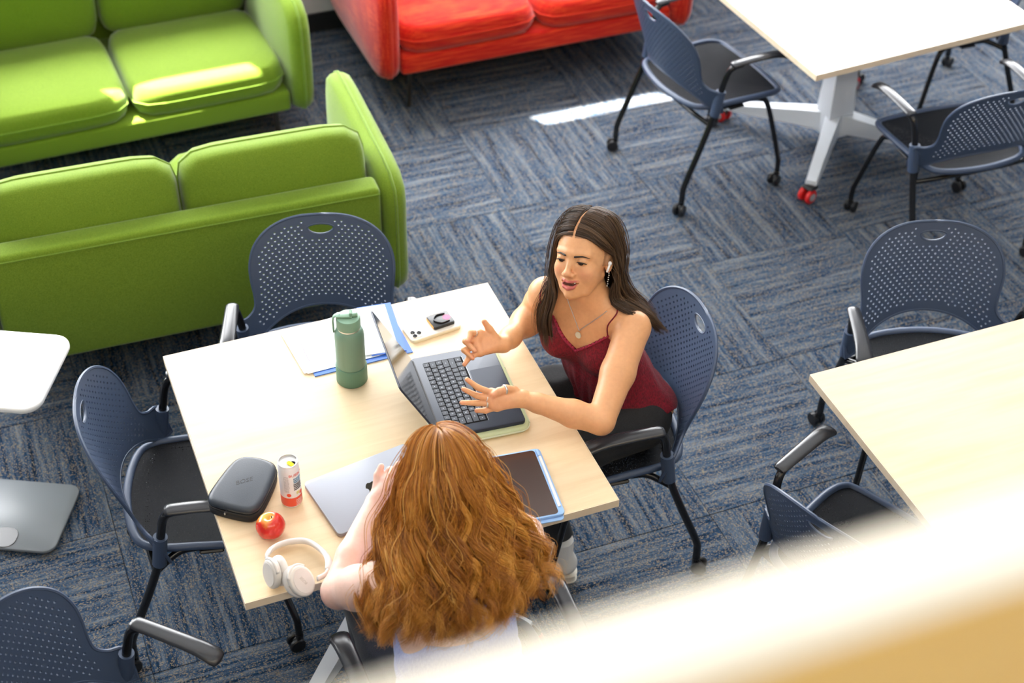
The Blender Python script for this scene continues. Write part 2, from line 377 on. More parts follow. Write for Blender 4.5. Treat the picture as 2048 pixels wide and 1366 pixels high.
s2 = copy_tree(s1); s2.location = (-.268, 1.655, 0); s2.rotation_euler = (0, 0, math.radians(-2.0))
tag(s2, 'green wool two seat sofa with its plain back panel to the work table', 'sofa', 'green sofas')
s3 = make_sofa(M['red'], M['red_pipe']); s3.location = (1.575, 3.05, 0); s3.rotation_euler = (0, 0, math.pi + math.radians(.5))
tag(s3, 'red streaked wool two seat sofa against the wall', 'sofa')

# ------------------------------------------------------------------ chairs
def back_y(x, z): return -.217 - .085 * (z - .5) / .33 + (.086 - .036 * (z - .5) / .33) * (abs(x) / .245) ** 2
def arch_z(x): return .541 - .078 * (abs(x) / .21) ** 2.4
def make_chair():
    r = empty('caster_chair')
    # backrest sheet with real perforations
    half = [(.0, .842), (.07, .840), (.13, .828), (.18, .803), (.214, .765), (.229, .715), (.228, .665), (.221, .615), (.222, .575), (.243, .553), (.272, .545), (.274, .50), (.268, .445)]
    low = [(.240, .442), (.217, .462), (.190, .487), (.150, .511), (.10, .529), (.05, .538), (.0, .541)]
    hp = smooth_path(half, 4)[:, :2] if False else np.array(smooth_path([(a, b_, 0) for a, b_ in half], 4))[:, :2]
    lp = np.array(smooth_path([(a, b_, 0) for a, b_ in low], 3))[:, :2]
    right = np.vstack([hp, lp]); left = right[::-1].copy(); left[:, 0] *= -1
    outline = np.vstack([right[:-1], left[:-1]])
    slot = []
    for k in range(20):
        a = 2 * math.pi * k / 20; c, s = math.cos(a), math.sin(a)
        slot.append((.043 * c, .800 + (.012 * s if s > 0 else .024 * s)))
    slot = np.array(slot)
    def dseg(p, poly):
        a = poly; b_ = np.roll(poly, -1, 0); d = b_ - a; t = np.clip(((p - a) * d).sum(1) / (d * d).sum(1), 0, 1)
        return np.linalg.norm(a + d * t[:, None] - p, axis=1).min()
    def inside(p, poly):
        x, y = p; a = poly; b_ = np.roll(poly, -1, 0)
        c = ((a[:, 1] > y) != (b_[:, 1] > y)) & (x < (b_[:, 0] - a[:, 0]) * (y - a[:, 1]) / (b_[:, 1] - a[:, 1] + 1e-12) + a[:, 0])
        return c.sum() % 2 == 1
    verts = []; faces = []
    def loop(P): n = len(verts); verts.extend([tuple(p) for p in P]); faces.append(list(range(n, n + len(P))))
    loop(outline); loop(slot); holes = []
    z = .515; row = 0
    while z < .83:
        x = -.25 + (.0107 if row % 2 else 0)
        while x < .26:
            p = np.array((x, z))
            if abs(x) < .213 and inside(p, outline) and dseg(p, outline) > .020 and not inside(p, slot) and dseg(p, slot) > .016 and z > arch_z(x) + .028:
                holes.append(p)
            x += .0214
        z += .0122; row += 1
    for p in holes: loop([(p[0] + .0038 * math.cos(a), p[1] + .0038 * math.sin(a)) for a in np.arange(6) * math.pi / 3])
    for gx in np.arange(-.26, .261, .02):
        for gz in np.arange(.46, .84, .02):
            p = np.array((gx, gz))
            if inside(p, outline) and dseg(p, outline) > .008 and not inside(p, slot) and dseg(p, slot) > .006 and (len(holes) == 0 or min(np.linalg.norm(np.array(holes) - p, axis=1)) > .0075):
                verts.append(tuple(p))
    edges = [(q[i], q[(i + 1) % len(q)]) for q in faces for i in range(len(q))]
    res = delaunay_2d_cdt([Vector(p) for p in verts], edges, [], 0, 1e-6)
    V2 = [tuple(p) for p in res[0]]; F2 = []; HA = np.array(holes)
    for q in res[2]:
        c = np.mean([V2[i] for i in q], 0)
        if inside(c, outline) and not inside(c, slot) and np.linalg.norm(HA - c, axis=1).min() > .0030: F2.append(tuple(q))
    th = .006; n = len(V2)
    F3 = [(p[0], back_y(*p), p[1]) for p in V2] + [(p[0], back_y(*p) - th, p[1]) for p in V2]
    edge = {}
    ff = []
    for q in F2:
        # make fronts face +y
        a, b_, c = [V2[i] for i in q[:3]]
        if (b_[0] - a[0]) * (c[1] - a[1]) - (b_[1] - a[1]) * (c[0] - a[0]) > 0: q = q[::-1]
        ff.append(q); ff.append(tuple(i + n for i in q[::-1]))
        for i in range(len(q)): e = (q[i], q[(i + 1) % len(q)]); edge[e] = 1
    for (a, b_) in list(edge):
        if (b_, a) not in edge: ff.append((b_, a, a + n, b_ + n))
    mb = MB(); mb.add((F3, ff))
    rim = [(p[0], back_y(*p) - th / 2, p[1]) for p in outline]
    mb.add(tube(rim, .0052, 6, closed=True))
    rs = [(p[0], back_y(*p) - th / 2, p[1]) for p in slot]; mb.add(tube(rs, .0042, 6, closed=True))
    for s in (-1, 1): mb.add(tube([(s * .2595, -.128, .435), (s * .2635, -.112, .545)], .0205, 14))
    mb.build('backrest', M['plastic'], r, sharp=40)
    # seat
    so = smooth_path([(-.21, -.15, 0), (-.15, -.20, 0), (0, -.222, 0), (.15, -.20, 0), (.21, -.15, 0), (.225, -.02, 0), (.235, .12, 0), (.225, .195, 0), (.18, .222, 0), (0, .235, 0), (-.18, .222, 0), (-.225, .195, 0), (-.235, .12, 0), (-.225, -.02, 0)], 5, closed=True)[:, :2]
    def seat_z(x, y): return .452 - .9 * max(0, y - .10) ** 2 + .25 * max(0, -y - .08) ** 2
    ring = [(p[0], p[1], seat_z(*p)) for p in so]
    MB().add(tube(ring, .013, 10, closed=True, flat=.85)).build('seat_frame', M['plastic'], r, sharp=None)
    v = []; f = []; ks = [1.0, .97, .9, .78, .6, .35, .1]
    for k in ks:
        for p in so: v.append((p[0] * k, p[1] * k, seat_z(p[0] * k, p[1] * k) + .004 - .022 * (1 - k ** 2.2)))
    n = len(so)
    for a in range(len(ks) - 1):
        for i in range(n): j = (i + 1) % n; f.append((a * n + i, a * n + j, (a + 1) * n + j, (a + 1) * n + i))
    f.append(tuple((len(ks) - 1) * n + i for i in range(n)))
    MB().add((v, f)).build('seat_webbing', M['webbing'], r, sharp=None)
    wheel = MB().add(lathe([(.006, -.0075), (.022, -.0075), (.025, -.004), (.025, .004), (.022, .0075), (.006, .0075)], 20)).data('wheel', sharp=40); wheel.materials.append(M['black_plastic'])
    hood = MB().add(tube([(0, 0, .028), (0, 0, .06)], [.011, .013], 10)).add(sphere((0, -.006, .030), (.011, .018, .017), 12, 8)).data('caster', sharp=40); hood.materials.append(M['black_plastic'])
    for s in (-1, 1):
        path = smooth_path([(s * .268, -.250, .05), (s * .268, -.249, .10), (s * .267, -.240, .145), (s * .262, -.175, .31), (s * .2585, -.130, .44), (s * .263, -.110, .55), (s * .272, -.094, .625), (s * .278, -.070, .652), (s * .281, -.03, .658)], 6)
        MB().add(tube(path, .0125, 12)).build('leg', M['black_tube'], r, sharp=None)
        path = smooth_path([(s * .258, .235, .05), (s * .258, .234, .10), (s * .254, .226, .15), (s * .224, .168, .375), (s * .212, .135, .418), (s * .204, .08, .426), (s * .204, -.03, .424), (s * .212, -.08, .420), (s * .245, -.130, .402), (s * .258, -.142, .398)], 6)
        MB().add(tube(path, .011, 12)).build('leg', M['black_tube'], r, sharp=None)
        pad = smooth_path([(s * .281, -.085, .664), (s * .281, -.06, .667), (s * .283, .03, .669), (s * .286, .11, .667), (s * .288, .155, .656), (s * .289, .172, .645)], 6)
        wr = np.interp(np.linspace(0, 1, len(pad)), [0, .08, .5, .8, .95, 1], [.017, .021, .024, .028, .024, .010])
        MB().add(tube(pad, wr, 16, flat=.42)).build('armrest', M['arm_pad'], r, sharp=50)
        MB().add(box(s * .205 - .014, s * .205 + .014, -.02, .05, .405, .417, .004, 1)).build('seat_bumper', M['black_plastic'], r)
        for y, x, a in ((-.25, .268, .5), (.235, .258, -.9)):
            c = link('caster', hood, None, r, (s * x, y, 0), (0, 0, a * s + (0 if y < 0 else 1.2)))
            for q in (-1, 1): link('wheel', wheel, None, c, (q * .0145, -.012, .025), (0, math.pi / 2, 0))
    MB().add(tube(smooth_path([(-.256, -.142, .392), (-.15, -.165, .405), (0, -.17, .408), (.15, -.165, .405), (.256, -.142, .392)], 5), .010, 10)).build('cross_bar', M['black_tube'], r, sharp=None)
    return r
CH = [  # x, y, facing direction, label
    ((-.005, .595), (-.29, -.957), 'navy perforated chair between the work table and the green sofa back'),
    ((-.487, .208), (.978, -.21), 'navy perforated chair at the work table side with the headphone case'),
    ((-.93, -.655), (.68, -.73), 'navy perforated chair standing free near the grey base plate, away from any table'),
    ((.718, .050), (-.996, .09), 'navy perforated chair that the person in the dark red camisole sits on'),
    ((-.02, -.78), (0, 1), 'navy perforated chair under the red haired person'),
    ((1.98, 1.83), (.994, .11), 'navy perforated chair between the red sofa and the white table'),
    ((2.68, 1.065), (.03, .999), 'navy perforated chair turned with its back to the maple tables, at the white table'),
    ((3.22, 1.93), (-.998, .05), 'navy chair mostly hidden behind the white table top'),
    ((1.82, -.11), (-.343, -.94), 'navy perforated chair at the empty maple table facing the railing'),
    ((1.20, -.718), (.92, .39), 'navy perforated chair tucked in beside the empty maple table, half behind the railing'),
]
proto = make_chair()
for i, ((x, y), d, lab) in enumerate(CH):
    o = proto if i == 0 else copy_tree(proto)
    o.location = (x, y, 0); o.rotation_euler = (0, 0, math.atan2(-d[0], d[1]))
    tag(o, lab, 'chair', 'navy perforated caster chairs')

# ------------------------------------------------------------------ tables
def make_table(top_mat, edge_mat, foot_mat, w=1.02, d=1.0):
    r = empty('table')
    t = MB().add(box(-w / 2, w / 2, -d / 2, d / 2, .709, .735, .0012, 1)).build('table_top', top_mat, r)
    for b4 in ((-w / 2 - .002, -w / 2, -d / 2, d / 2), (w / 2, w / 2 + .002, -d / 2, d / 2), (-w / 2 - .002, w / 2 + .002, -d / 2 - .002, -d / 2), (-w / 2 - .002, w / 2 + .002, d / 2, d / 2 + .002)):
        MB().add(box(*b4, .709, .7347)).build('edge_band', edge_mat, t)
    MB().add(box(-.25, .25, -.25, .25, .690, .709, .003, 1)).build('mounting_plate', M['black_plastic'], r)
    v = []; f = []
    for z, a, b_ in ((.06, .062, .062), (.16, .062, .05), (.40, .055, .038), (.69, .07, .038)):
        v += [(-a, -b_, z), (a, -b_, z), (a, b_, z), (-a, b_, z)]
    for k in range(3):
        for i in range(4): j = (i + 1) % 4; f.append((4 * k + i, 4 * k + j, 4 * k + 4 + j, 4 * k + 4 + i))
    f += [(3, 2, 1, 0), (12, 13, 14, 15)]
    MB().add((v, f)).build('column', foot_mat, r, smooth=False, sharp=None)
    whl = MB().add(lathe([(.008, -.009), (.028, -.009), (.032, -.005), (.032, .005), (.028, .009), (.008, .009)], 22)).data('wheel', sharp=40); whl.materials.append(M['red_rubber'])
    hub = MB().add(lathe([(.001, 0), (.017, 0), (.017, .002), (.012, .003), (.001, .003)], 18)).data('wheel_hub', sharp=40); hub.materials.append(M['grey_plastic'])
    for k in range(4):
        a = math.radians(45 + 90 * k); c, s = math.cos(a), math.sin(a)
        def q(rr, side, z): return (c * rr - s * side, s * rr + c * side, z)
        v = []; f = []
        for rr, hw, z0, z1 in ((.02, .042, .075, .165), (.16, .034, .075, .145), (.455, .026, .072, .098), (.475, .024, .072, .094)):
            v += [q(rr, -hw, z0), q(rr, hw, z0), q(rr, hw * .8, z1), q(rr, -hw * .8, z1)]
        for m_ in range(3):
            for i in range(4): j = (i + 1) % 4; f.append((4 * m_ + i, 4 * m_ + 4 + i, 4 * m_ + 4 + j, 4 * m_ + j))
        f += [(0, 1, 2, 3), (15, 14, 13, 12)]
        MB().add((v, f)).build('foot', foot_mat, r, smooth=False, sharp=None)
        p = q(.478, 0, 0)
        cs = MB().add(tube([(0, 0, .03), (0, 0, .075)], .011, 10)).add(box(-.026, .026, -.026, .026, .058, .074, .006, 1)).build('caster', M['black_plastic'], r, loc=p, rot=(0, 0, a + 1.1))
        for sd in (-1, 1):
            w_ = link('wheel', whl, None, cs, (sd * .019, -.014, .032), (0, sd * math.pi / 2, 0)); link('wheel_hub', hub, None, w_, (0, 0, .0095))
    return r
t1 = make_table(M['maple'], M['maple_edge'], M['white_metal']); tag(t1, 'square maple work table with laptops, where the two people sit', 'table', 'square caster tables')
t2 = copy_tree(t1); t2.location = (1.25 + .51, -.236 - .5, 0); tag(t2, 'empty square maple table beside the balcony railing', 'table', 'square caster tables')
t3 = make_table(M['white_lam'], M['maple_edge'], M['white_metal'], 1.06, 1.0); t3.location = (2.625, 1.80, 0); t3.rotation_euler = (0, 0, math.radians(4.0))
tag(t3, 'square white topped table with red casters near the red sofa', 'table')
# small pedestal table at the left
r = empty('side_table', (-1.048, .745, 0), math.radians(-27)); tag(r, 'small white side table on a grey steel base plate beside the green sofa', 'side table')
MB().add(prism(rrect(.52, .34, .055, 8), .688, .708, .007, 3)).build('table_top', M['white_lam'], r, sharp=50, loc=(.025, -.050, 0))
MB().add(prism(rrect(.46, .30, .040, 8), .008, .020, .002, 1)).build('base_plate', M['steel_grey'], r, sharp=50, loc=(-.045, 0, 0))
MB().add(tube([(0, 0, .02), (0, 0, .69)], .021, 16)).build('post', M['chrome'], r, loc=(-.215, -.01, 0))
MB().add(prism(rrect(.085, .085, .034, 6), .0195, .0225, .001, 1)).build('glide_cover', M['arm_pad'], r, loc=(.010, -.105, 0))
MB().add(sphere((0, 0, .024), (.024, .012, .024), 16, 10)).build('caster', M['black_plastic'], r, loc=(-.045, -.176, 0))
for px, py in ((-.22, -.10), (-.22, .10), (.14, -.10), (.14, .10)):
    MB().add(lathe([(.004, 0), (.012, 0), (.012, .008), (.004, .008)], 12)).build('foot_pad', M['black_plastic'], r, loc=(px, py, 0))
# ------------------------------------------------------------------ things on the work table
ZT = .735
def text_vf(s, size, depth=.0003, align='CENTER'):
    cu = bpy.data.curves.new('txt', 'FONT'); cu.body = s; cu.size = size; cu.align_x = align; cu.align_y = 'CENTER'; cu.extrude = depth / 2; cu.resolution_u = 2
    o = bpy.data.objects.new('txt', cu); COL.objects.link(o); bpy.context.view_layer.update()
    me = bpy.data.meshes.new_from_object(o.evaluated_get(bpy.context.evaluated_depsgraph_get()))
    vf = ([tuple(v.co) for v in me.vertices], [tuple(p.vertices) for p in me.polygons])
    bpy.data.objects.remove(o); bpy.data.curves.remove(cu); bpy.data.meshes.remove(me); return vf
M['bottle'] = plain('sage_powder_coat', (0.175, 0.300, 0.220), 0.5, bump=(800, 0.12))
M['bottle_lid'] = plain('sage_plastic', (0.200, 0.350, 0.250), 0.4)
M['bottle_boot'] = plain('sage_silicone', (0.115, 0.245, 0.165), 0.55)
M['steel'] = plain('brushed_steel', (0.7, 0.7, 0.7), 0.3, metal=1.0)
M['paper'] = plain('white_paper', (0.88, 0.88, 0.89), 0.8)
M['blue_card'] = plain('blue_card', (0.03, 0.13, 0.52), 0.45)
M['ink'] = plain('violet_ink', (0.35, 0.30, 0.55), 0.7)
M['black_gloss'] = plain('black_gloss', (0.006, 0.006, 0.008), 0.12)
M['laptop_dark'] = plain('midnight_aluminium', (0.013, 0.021, 0.042), 0.42, metal=0.1)
M['key'] = plain('black_keycap', (0.014, 0.020, 0.034), 0.42)
M['legend'] = plain('key_legend', (0.55, 0.6, 0.68), 0.5)
M['silver'] = plain('silver_aluminium', (0.34, 0.36, 0.41), 0.5, metal=0.25)
M['silver_edge'] = plain('silver_aluminium_edge', (0.34, 0.30, 0.31), 0.4, metal=0.7)
M['mirror_logo'] = plain('polished_dark_metal', (0.10, 0.09, 0.075), 0.15, metal=1.0)
M['sleeve'] = plain('pale_green_quilt', (0.52, 0.60, 0.36), 0.7, bump=(240, 0.25))
M['zip'] = plain('pale_zip', (0.62, 0.66, 0.50), 0.5)
M['tablet_case'] = plain('light_blue_case', (0.30, 0.50, 0.83), 0.5)
M['tablet_glass'] = plain('tablet_glass', (0.055, 0.030, 0.024), 0.08, coat=0.3)
M['white_gloss'] = plain('white_gloss', (0.85, 0.85, 0.86), 0.25)
M['head_white'] = plain('warm_white_plastic', (0.76, 0.72, 0.68), 0.42)
M['head_pad'] = plain('warm_white_leather', (0.72, 0.69, 0.67), 0.55)
M['head_trim'] = plain('grey_beige_trim', (0.50, 0.47, 0.44), 0.4)
M['case_top'] = plain('charcoal_moulded_shell', (0.028, 0.036, 0.050), 0.42, bump=(300, 0.12))
M['case_side'] = plain('black_zip_tape', (0.010, 0.010, 0.012), 0.6)
M['clear_case'] = plain('cream_clear_case', (0.74, 0.66, 0.50), 0.22)
M['phone_back'] = plain('cream_phone_back', (0.80, 0.77, 0.70), 0.25)
M['leather_black'] = plain('black_leather', (0.010, 0.010, 0.011), 0.4)
M['card_pink'] = plain('pink_card', (0.80, 0.10, 0.22), 0.4)
M['card_orange'] = plain('orange_card', (0.85, 0.35, 0.05), 0.4)
M['can_white'] = plain('white_can_print', (0.82, 0.82, 0.84), 0.35, metal=0.1)
M['can_red'] = plain('coral_can_print', (0.80, 0.085, 0.035), 0.38)
M['can_blue'] = plain('blue_can_print', (0.05, 0.25, 0.42), 0.4)
M['can_black'] = plain('black_can_print', (0.02, 0.02, 0.03), 0.4)
M['can_yellow'] = plain('yellow_tab', (0.80, 0.72, 0.02), 0.3, metal=0.3)
M['can_lid'] = plain('can_lid_metal', (0.68, 0.67, 0.66), 0.28, metal=0.9)
def apple_mat():
    m, nt, b = nodes('apple_skin'); tc = N(nt, 'ShaderNodeTexCoord')
    n = N(nt, 'ShaderNodeTexNoise', i_Scale=26.0, i_Detail=4.0); L(nt, tc.outputs['Object'], n.inputs['Vector'])
    sp = N(nt, 'ShaderNodeSeparateXYZ'); L(nt, tc.outputs['Object'], sp.inputs[0])
    ln = N(nt, 'ShaderNodeVectorMath', operation='DISTANCE'); ln.inputs[1].default_value = (-.012, .008, .072); L(nt, tc.outputs['Object'], ln.inputs[0])
    sc = N(nt, 'ShaderNodeMath', operation='MULTIPLY'); sc.inputs[1].default_value = 15.0; L(nt, ln.outputs['Value'], sc.inputs[0])
    ad = N(nt, 'ShaderNodeMath', operation='ADD'); L(nt, sc.outputs[0], ad.inputs[0]); L(nt, n.outputs['Fac'], ad.inputs[1])
    L(nt, ramp(nt, ad.outputs[0], [(0.55, (0.66, 0.46, 0.06)), (0.80, (0.75, 0.26, 0.035)), (1.0, (0.62, 0.020, 0.010))]), b.inputs['Base Color'])
    b.inputs['Roughness'].default_value = 0.22; b.inputs['Coat Weight'].default_value = 0.3; return m
M['apple'] = apple_mat()
M['stem'] = plain('apple_stem', (0.16, 0.10, 0.03), 0.7)
# water bottle
r = empty('water_bottle', (-.018, .212, ZT), math.radians(-20)); tag(r, 'tall sage green insulated water bottle with straw lid on the work table', 'bottle')
MB().add(lathe([(.040, .004), (.0425, .01), (.0425, .165), (.0415, .178), (.037, .190), (.0315, .196)], 40)).build('body', M['bottle'], r, sharp=50)
MB().add(lathe([(.030, 0), (.043, .0005), (.0455, .004), (.0455, .058), (.0445, .061), (.0425, .0615)], 40)).build('boot', M['bottle_boot'], r, sharp=40)
MB().add(lathe([(.0315, .195), (.0325, .196), (.0325, .201), (.0315, .202)], 36)).build('neck_ring', M['steel'], r, sharp=40)
lid = MB().add(lathe([(.033, .201), (.0345, .202), (.0345, .230), (.0325, .2345), (.027, .236), (.001, .236)], 36)).build('lid', M['bottle_lid'], r, sharp=40)
MB().add(box(-.034, .012, -.0115, .0115, .236, .243, .003, 2)).add(box(.004, .012, -.010, .010, .240, .254, .002, 1)).add(tube([(.010, 0, .238), (.026, 0, .243)], .006, 10)).build('spout', M['bottle_lid'], lid)
MB().add(tube(smooth_path([(-.022, 0, .241), (-.038, 0, .238), (-.043, 0, .225), (-.0435, 0, .20), (-.043, 0, .182)], 6), .0085, 10, flat=.35, up=(1, 0, 0))).build('carry_strap', M['bottle_lid'], r, sharp=None)
# papers and folder
def sheet(name, cx, cy, rz, w, d, z, mat, lab, cat, grp=None, curl=0.0, th=.0006):
    v = []; f = []; n = 9
    for lay in (0, 1):
        for i in range(n):
            for j in range(n):
                x = (i / (n - 1) - .5) * w; y = (j / (n - 1) - .5) * d
                v.append((x, y, lay * th + curl * max(0, j / (n - 1) - .6) ** 2 * (i / (n - 1))))
    q = n * n
    for i in range(n - 1):
        for j in range(n - 1):
            a = i * n + j; f.append((a, a + 1, a + n + 1, a + n)); f.append((q + a, q + a + n, q + a + n + 1, q + a + 1))
    for i in range(n - 1):
        for a, b_ in ((i * n, (i + 1) * n), ((i + 1) * n + n - 1, i * n + n - 1), (i + 1, i), ((n - 1) * n + i, (n - 1) * n + i + 1)): f.append((a, b_, b_ + q, a + q))
    o = MB().add((v, f)).build(name, mat, sharp=30, loc=(cx, cy, z), rot=(0, 0, math.radians(rz))); tag(o, lab, cat, grp); return o
sheet('folder', .032, .374, 1.0, .302, .228, ZT + .0006, M['blue_card'], 'blue card folder lying beneath the loose white papers', 'folder', th=.003)
sheet('paper_sheet', -.022, .392, 5.0, .262, .206, ZT + .0042, M['paper'], 'white sheet skewed out at the bottom of the paper pile, under the printed one', 'paper', 'loose papers on the folder')
p2 = sheet('paper_sheet', -.006, .382, 1.5, .262, .212, ZT + .0050, M['paper'], 'white printed sheet standing under the green bottle', 'paper', 'loose papers on the folder')
mk = MB()
for k in range(14): mk.add(box(-.112, -.109, -.055 + k * .006, -.0505 + k * .006, .0008, .0010))
for k in range(9): mk.add(box(-.106, -.104, -.05 + k * .006, -.046 + k * .006, .0008, .0010))
mk.build('printed_line', M['ink'], p2, smooth=False)
p3 = sheet('folder', .128, .392, -6.0, .105, .232, ZT + .0060, M['blue_card'], 'narrow blue folder leaning out towards the phone', 'folder', th=.0025)
p4 = sheet('paper_sheet', .105, .394, -6.5, .110, .222, ZT + .0090, M['paper'], 'white brochure on the narrow blue folder behind the open laptop', 'paper', 'loose papers on the folder')
# phone
r = empty('phone', (.273, .347, ZT), math.radians(7)); tag(r, 'cream smartphone in a clear case lying face down with a black wallet on it', 'phone')
MB().add(prism(rrect(.165, .082, .014, 7), 0, .0115, .003, 3)).build('case', M['clear_case'], r)
MB().add(prism(rrect(.158, .075, .012, 7), .0112, .0121, .0003, 1)).build('back_glass', M['phone_back'], r)
cb = MB().add(prism(rrect(.036, .036, .009, 6), .0120, .0142, .0008, 1)).build('camera_bump', M['phone_back'], r, loc=(-.058, -.014, 0))
for lx, ly in ((-.008, -.008), (-.008, .009), (.009, 0)): MB().add(lathe([(.007, .0142), (.007, .0162), (.005, .0166), (.0048, .0158), (.001, .0156)], 18)).build('lens', M['black_gloss'], cb, loc=(lx, ly, 0))
wl = MB().add(prism(rrect(.070, .060, .006, 5), .0122, .0225, .0015, 2)).build('wallet', M['leather_black'], r, loc=(.033, .006, 0))
MB().add(tube(smooth_path([(.022, .018, .0235), (-.004, .02, .0242), (-.02, .006, .0245), (-.02, -.006, .0245), (-.004, -.02, .0242), (.022, -.018, .0235)], 5), .0022, 8)).build('ring_loop', M['black_gloss'], wl, sharp=None)
MB().add(prism([(.020 + .012 * math.cos(a), .012 * math.sin(a)) for a in np.arange(14) * 2 * math.pi / 14], .0222, .0228)).build('card_window', M['card_pink'], wl)
MB().add(box(-.0362, -.034, -.024, .024, .014, .0205)).build('card_edge', M['card_orange'], wl, smooth=False)
# sleeve + open laptop
sl = empty('laptop_sleeve', (.268, .020, ZT), math.radians(85.7)); tag(sl, 'pale green quilted laptop sleeve lying under the open laptop', 'laptop sleeve')
MB().add(prism(rrect(.372, .275, .034, 8), 0, .020, .009, 4)).build('body', M['sleeve'], sl)
MB().add(tube([(p[0], p[1], .0105) for p in rrect(.3735, .2765, .034, 8)], .0022, 6, closed=True)).build('zip', M['zip'], sl, sharp=None)
for k in range(5): MB().add(tube(smooth_path([(-.16 + .08 * k, -.1375, .004), (-.16 + .08 * k, -.1385, .010), (-.16 + .08 * k, -.1375, .016)], 3), .0012, 6)).build('quilt_seam', M['zip'], sl, sharp=None)
lp = empty('open_laptop', (.268, .022, ZT + .020), math.radians(85.7)); tag(lp, 'open midnight blue laptop on the green sleeve', 'laptop')
LW, LD = .345, .248
bs = MB().add(prism(rrect(LW, LD, .012, 6), 0, .0125, .0025, 2)).build('base', M['laptop_dark'], lp)
MB().add(prism(rrect(.283, .118, .004, 3), .0124, .0127)).build('keyboard_well', M['black_gloss'], bs, loc=(0, .036, 0))
MB().add(prism(rrect(.150, .093, .006, 5), .0123, .0129, .0002, 1)).build('trackpad', M['laptop_dark'], bs, loc=(0, -.0745, 0))
MB().add(tube([(-.142, -.0235, .0128), (.142, -.0235, .0128)], .0006, 6)).build('well_edge', M['legend'], bs, sharp=None)
MB().add(box(-.16, .16, .1165, .1215, .011, .0135, .001, 1)).build('hinge', M['black_plastic'], bs)
rows = [['esc'] + ['F%d' % k for k in range(1, 13)] + ['o'], list('`1234567890-=') + ['<-'], ['tab'] + list('QWERTYUIOP[]\\'), ['caps'] + list("ASDFGHJKL;'") + ['ret'],
        ['shift'] + list('ZXCVBNM,./') + ['shift.'], ['fn', 'ctl', 'opt', 'cmd', ' ', 'cmd.', 'opt.', '^', 'v']]
wid = {'tab': 1.5, '<-': 1.5, 'caps': 1.8, 'ret': 1.8, 'shift': 2.35, 'shift.': 2.35, ' ': 5.1, 'cmd': 1.25, 'cmd.': 1.25, 'esc': 1.5}
P_ = .0190; yk = .0865
for ri, row in enumerate(rows):
    tot = sum(wid.get(k, 1.0) for k in row); u = .279 / tot; x = -.1395
    for k in row:
        w = wid.get(k, 1.0) * u; kb = MB().add(prism(rrect(w - .0026, .0165, .002, 2), .0126, .0146, .0005, 1)); s_ = k.rstrip('.').lower() if len(k) > 1 else k
        if k not in (' ', '.'):
            kb.add(text_vf(s_ if len(s_) == 1 or s_[0] == 'f' else s_, .0062 if len(s_) == 1 else .0038, .0002), T(0, 0, .01472), 1)
        kb.build('key', [M['key'], M['legend']], bs, loc=(x + w / 2, yk, 0)); x += w
    yk -= P_
sa = math.radians(118)   # opening angle
scr = MB().add(prism(rrect(LW, .236, .010, 6, 0, .118), -.0045, 0, .0012, 1)).build('screen_lid', M['laptop_dark'], lp, loc=(0, .121, .0135), rot=(math.pi - sa + math.pi, 0, 0))
scr.rotation_euler = (math.pi - sa, 0, 0)
MB().add(prism(rrect(LW - .006, .226, .007, 5, 0, .118), 0, .0006)).build('display_glass', M['black_gloss'], scr)
# closed laptop
lp2 = empty('closed_laptop', (-.0965, -.243, ZT), math.radians(9.5)); tag(lp2, 'closed silver laptop with a dark fruit emblem on the lid', 'laptop')
MB().add(prism(rrect(.310, .218, .013, 7), .0008, .0100, .003, 2)).build('base', M['silver_edge'], lp2)
ld = MB().add(prism(rrect(.310, .218, .013, 7), .0106, .0158, .0014, 2)).build('lid', M['silver'], lp2)
ap = smooth_path([(0, .30, 0), (.14, .355, 0), (.28, .335, 0), (.375, .27, 0)], 4)[:, :2].tolist() + [[.325, .20], [.300, .11], [.310, .01], [.350, -.07], [.415, -.115]] + smooth_path([(.36, -.27, 0), (.25, -.42, 0), (.13, -.475, 0), (0, -.43, 0), (-.13, -.475, 0), (-.26, -.42, 0), (-.39, -.20, 0), (-.425, .04, 0), (-.38, .23, 0), (-.27, .335, 0), (-.14, .355, 0)], 4)[:, :2].tolist()
ap = [(a * .045, b_ * .045) for a, b_ in ap][::-1]
lf = [(.0, .40), (.10, .42), (.17, .52), (.18, .63), (.07, .60), (.01, .51)]
MB().add(prism(ap, .0157, .0160)).add(prism([(a * .045, b_ * .045) for a, b_ in lf], .0157, .0160)).build('emblem', M['mirror_logo'], ld, smooth=False, rot=(0, 0, math.pi))
# tablet
tb = empty('tablet', (.268, -.371, ZT), math.radians(-6.2)); tag(tb, 'dark screened tablet in a light blue case at the table edge', 'tablet')
MB().add(prism(rrect(.196, .258, .012, 6), 0, .0035, .001, 1)).build('folded_cover', M['tablet_case'], tb, loc=(-.004, -.010, 0))
tr = MB().add(prism(rrect(.198, .256, .014, 6), .0036, .0125, .002, 2)).build('case', M['tablet_case'], tb)
MB().add(prism(rrect(.176, .245, .010, 6), .0122, .0132, .0003, 1)).build('screen', M['tablet_glass'], tb, loc=(-.006, 0, 0))
MB().add(tube([(.0905, .045, .0125), (.0905, .118, .0125)], .0042, 10)).add(tube([(.0905, -.10, .0125), (.0905, .045, .0125)], .0042, 10)).build('stylus', M['white_gloss'], tb)
MB().add(tube([(.0895, .095, .0135), (.0895, .118, .0135)], .0055, 10)).build('stylus_loop', M['tablet_case'], tb)
